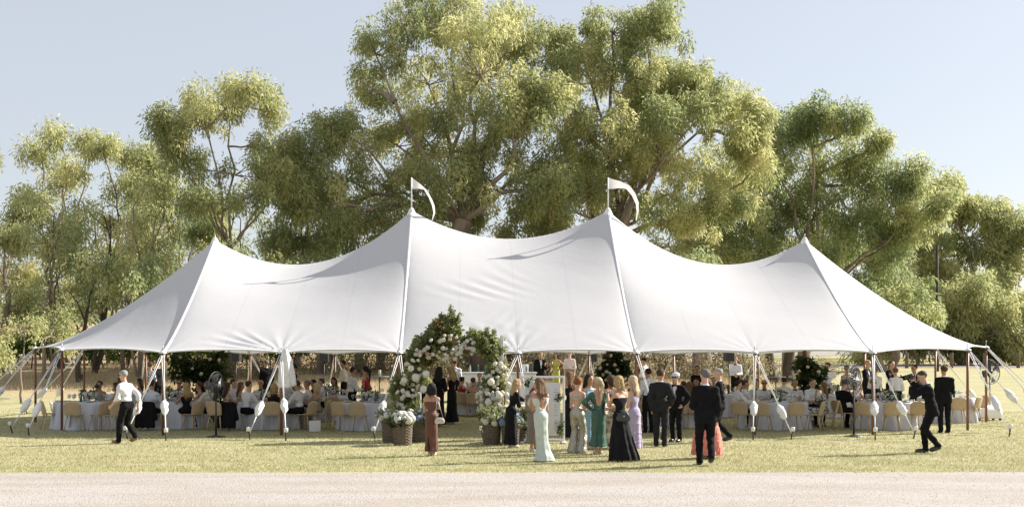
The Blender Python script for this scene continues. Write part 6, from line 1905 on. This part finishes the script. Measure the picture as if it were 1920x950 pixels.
def phone(label, loc, rot):
    T = thing("phone", label, "phone", loc); T.rotation_euler = rot
    mb = MB(); mb.box((0, 0, 0), (.075, .009, .15), bev=.004); mb.build("case", M_darkmetal, T, False)
    mb = MB(); mb.box((0, -.0062, 0), (.066, .002, .138)); mb.build("screen", material("phone_screen", (.05, .06, .08), .1, spec=.6), T, False)

def camera_prop(label, loc, rz):
    T = thing("camera", label, "camera", loc, rz)
    mb = MB(); mb.box((0, 0, 0), (.14, .06, .095), bev=.012); mb.box((0, 0, .058), (.06, .05, .03), bev=.01); mb.build("camera_body", M_darkmetal, T, False)
    mb = MB(); V = []; mb.lathe([(.036, 0), (.038, .05), (.042, .10), (.036, .105), (.001, .095)], 14); mk("lens", [(v[0], v[2] + .028, v[1]) for v in mb.V], [f[::-1] for f in mb.F], M_darkmetal, T)

def build_props():
    J = lambda k: FRONT[k][1]
    M_cl = material("cream_leather", (.55, .50, .43), .45, (.48, .43, .36), 9, .15, 40)
    M_bl = material("black_shiny_leather", (.010, .010, .011), .2, (.02, .02, .021), 9, .1, 30, spec=.7)
    j = J('brown'); handbag("small cream handbag on a chain at the brown dress's hip", (j['pel'].x + .17, j['pel'].y - .12, j['pel'].z - .13), .20, .13, .07, M_cl, .2, j['sr'] + Vector((-.02, -.04, .05)), M_steel)
    phone("phone held up by the woman in brown at the arch", j['wr'] + Vector((0, .03, .05)), (.1, 0, .1))
    j = J('blackgown'); handbag("black half-moon leather bag hanging on the black gown", (j['pel'].x + .03, j['pel'].y - .22, j['pel'].z - .10), .27, .17, .08, M_bl, .1, j['wr'] + Vector((.06, -.06, -.02)))
    j = J('green'); handbag("cream shoulder bag on the emerald gown's right side", (j['sr'].x + .03, j['sr'].y - .04, j['sr'].z - .42), .17, .24, .06, M_cl, 1.2, j['sr'] + Vector((-.01, 0, .04)))
    j = J('mint'); phone("white phone held by the woman in the mint gown", j['wl'] + Vector((0, .03, .03)), (.6, .3, .6))
    j = J('silverhair'); handbag("cream handbag between the leaning woman and the mint gown", (gx(1000, -5.4), -5.62, .98), .24, .2, .09, M_cl, .1, (gx(1003, -5.4), -5.5, 1.25))
    j = J('photographer'); camera_prop("black camera held to the photographer's eye", tuple((j['wl'] + j['wr']) / 2 + Vector((-.02, 0, .02))), j['rz'])
    g = GUESTS['a1'][1]; camera_prop("dark camera in the hands of the woman at the left end table", tuple((g['wl'] + g['wr']) / 2 + Vector((0, -.03, .0))), g['rz'])
    g = GUESTS['d1'][1]; phone("phone in the hands of the seated red-dressed woman", (g['wl'] + g['wr']) / 2 + Vector((0, 0, .04)), (.5, 0, .1))
    g = GUESTS['s7'][1]
    o = bpy.data.objects.new("wine_bottle", BOT_G); COL.objects.link(o); o.location = g['wl'] + Vector((-.02, -.03, -.16)); tag(o, "dark wine bottle in the hand of the aproned waiter", "bottle")
    for k, nm, hand in (('s13', "drink glass of the bearded man behind the bar", 'wl'), ('s25', "drink glass of the suited man left of the outstretched arm", 'wr'), ('s27', "amber drink of the man stretching out his arm", 'wl'), ('s14', "drink glass of the woman in yellow-green", 'wr')):
        g = GUESTS[k][1]; mb = MB(); mb.lathe([(.03, -.06), (.034, .07), (.031, .07), (.027, -.05), (.001, -.05)], 10); o = mb.build("tumbler", material("amber_drink", (.35, .12, .03), .15, spec=.6)); o.location = g[hand] + Vector((0, -.02, .02)); tag(o, nm, "glass")
    j = J('suit_b')
    # paper bag under the blonde's chair
    x, y = gx(590, 1.5), 1.5
    T = thing("paper_bag", "white paper bag on the grass under the olive print dress", "bag", (x, y, 0), .25)
    mb = MB(); V = [(-.15, -.07, 0), (.15, -.07, 0), (.15, .07, 0), (-.15, .07, 0), (-.16, -.07, .3), (.15, -.08, .31), (.16, .05, .3), (-.15, .06, .29)]
    mb.add(V, [(0, 3, 2, 1), (0, 1, 5, 4), (1, 2, 6, 5), (2, 3, 7, 6), (3, 0, 4, 7)]); mb.build("bag_body", M_china, T, False)
    mb = MB(); mb.tube([(-.06, -.075, .3), (-.05, -.08, .38), (.05, -.08, .38), (.06, -.075, .3)], .004, 5); mb.build("handle", M_rope, T)
    # far right: fence posts, power pole
    M_post = material("weathered_post", (.20, .15, .11), .9, (.12, .09, .07), 8, .4, 30)
    for px, nm in ((1784, "right of the standing suited man's head"), (1909, "at the right picture edge"), (1700, "behind the standing men at the right"), (1846, "behind the large grey fan")):
        y = 84.0; x = gx(px, y); z = gz0(x, y)
        mb = MB(); mb.tube([(0, 0, -.2), (.02, 0, 1.45), (.02, 0, 1.5)], [.17, .155, .13], 10); o = mb.build("fence_post", M_post); o.location = (x, y, z)
        tag(o, "round timber fence post by the road, " + nm, "post", "fence posts along the road")
    y = 71.0; x = gx(1757, y); z = gz0(x, y)
    T = thing("power_pole", "dark power pole standing in front of the right-hand trees", "pole", (x, y, z))
    mb = MB(); mb.tube([(0, 0, -.3), (0, 0, 11.0)], [.17, .12], 10); mb.build("pole", M_barkdark, T)
    mb = MB(); mb.box((0, 0, 10.6), (1.1, .1, .1)); mb.build("crossarm", M_barkdark, T, False)
    for s in (-.45, .45):
        mb = MB(); mb.lathe([(.05, 0), (.07, .05), (.04, .1), (.06, .15), (.001, .18)], 8, (s, 0, 10.652)); mb.build("insulator", M_china, T)
    # small litter on the lawn: a few fallen leaves
    for k in range(26):
        yy = random.uniform(-9.2, -2.5); xx = CX + random.uniform(-860, 1020) * (yy - CY) / FPX
        s = random.uniform(.03, .06); a = random.uniform(0, 6)
        mb = MB(); mb.add([(-s, 0, .02), (0, s * .4, .028), (s, 0, .022), (0, -s * .4, .03)], [(0, 1, 2, 3)]); o = mb.build("fallen_leaf", material("fallen_leaf_pale", (.50, .44, .34), .8)); o.location = (xx, yy, .012); o.rotation_euler = (0, 0, a)
        tag(o, "small pale fallen leaf lying on the front lawn", "leaf", "fallen leaves on the front lawn")
build_props()
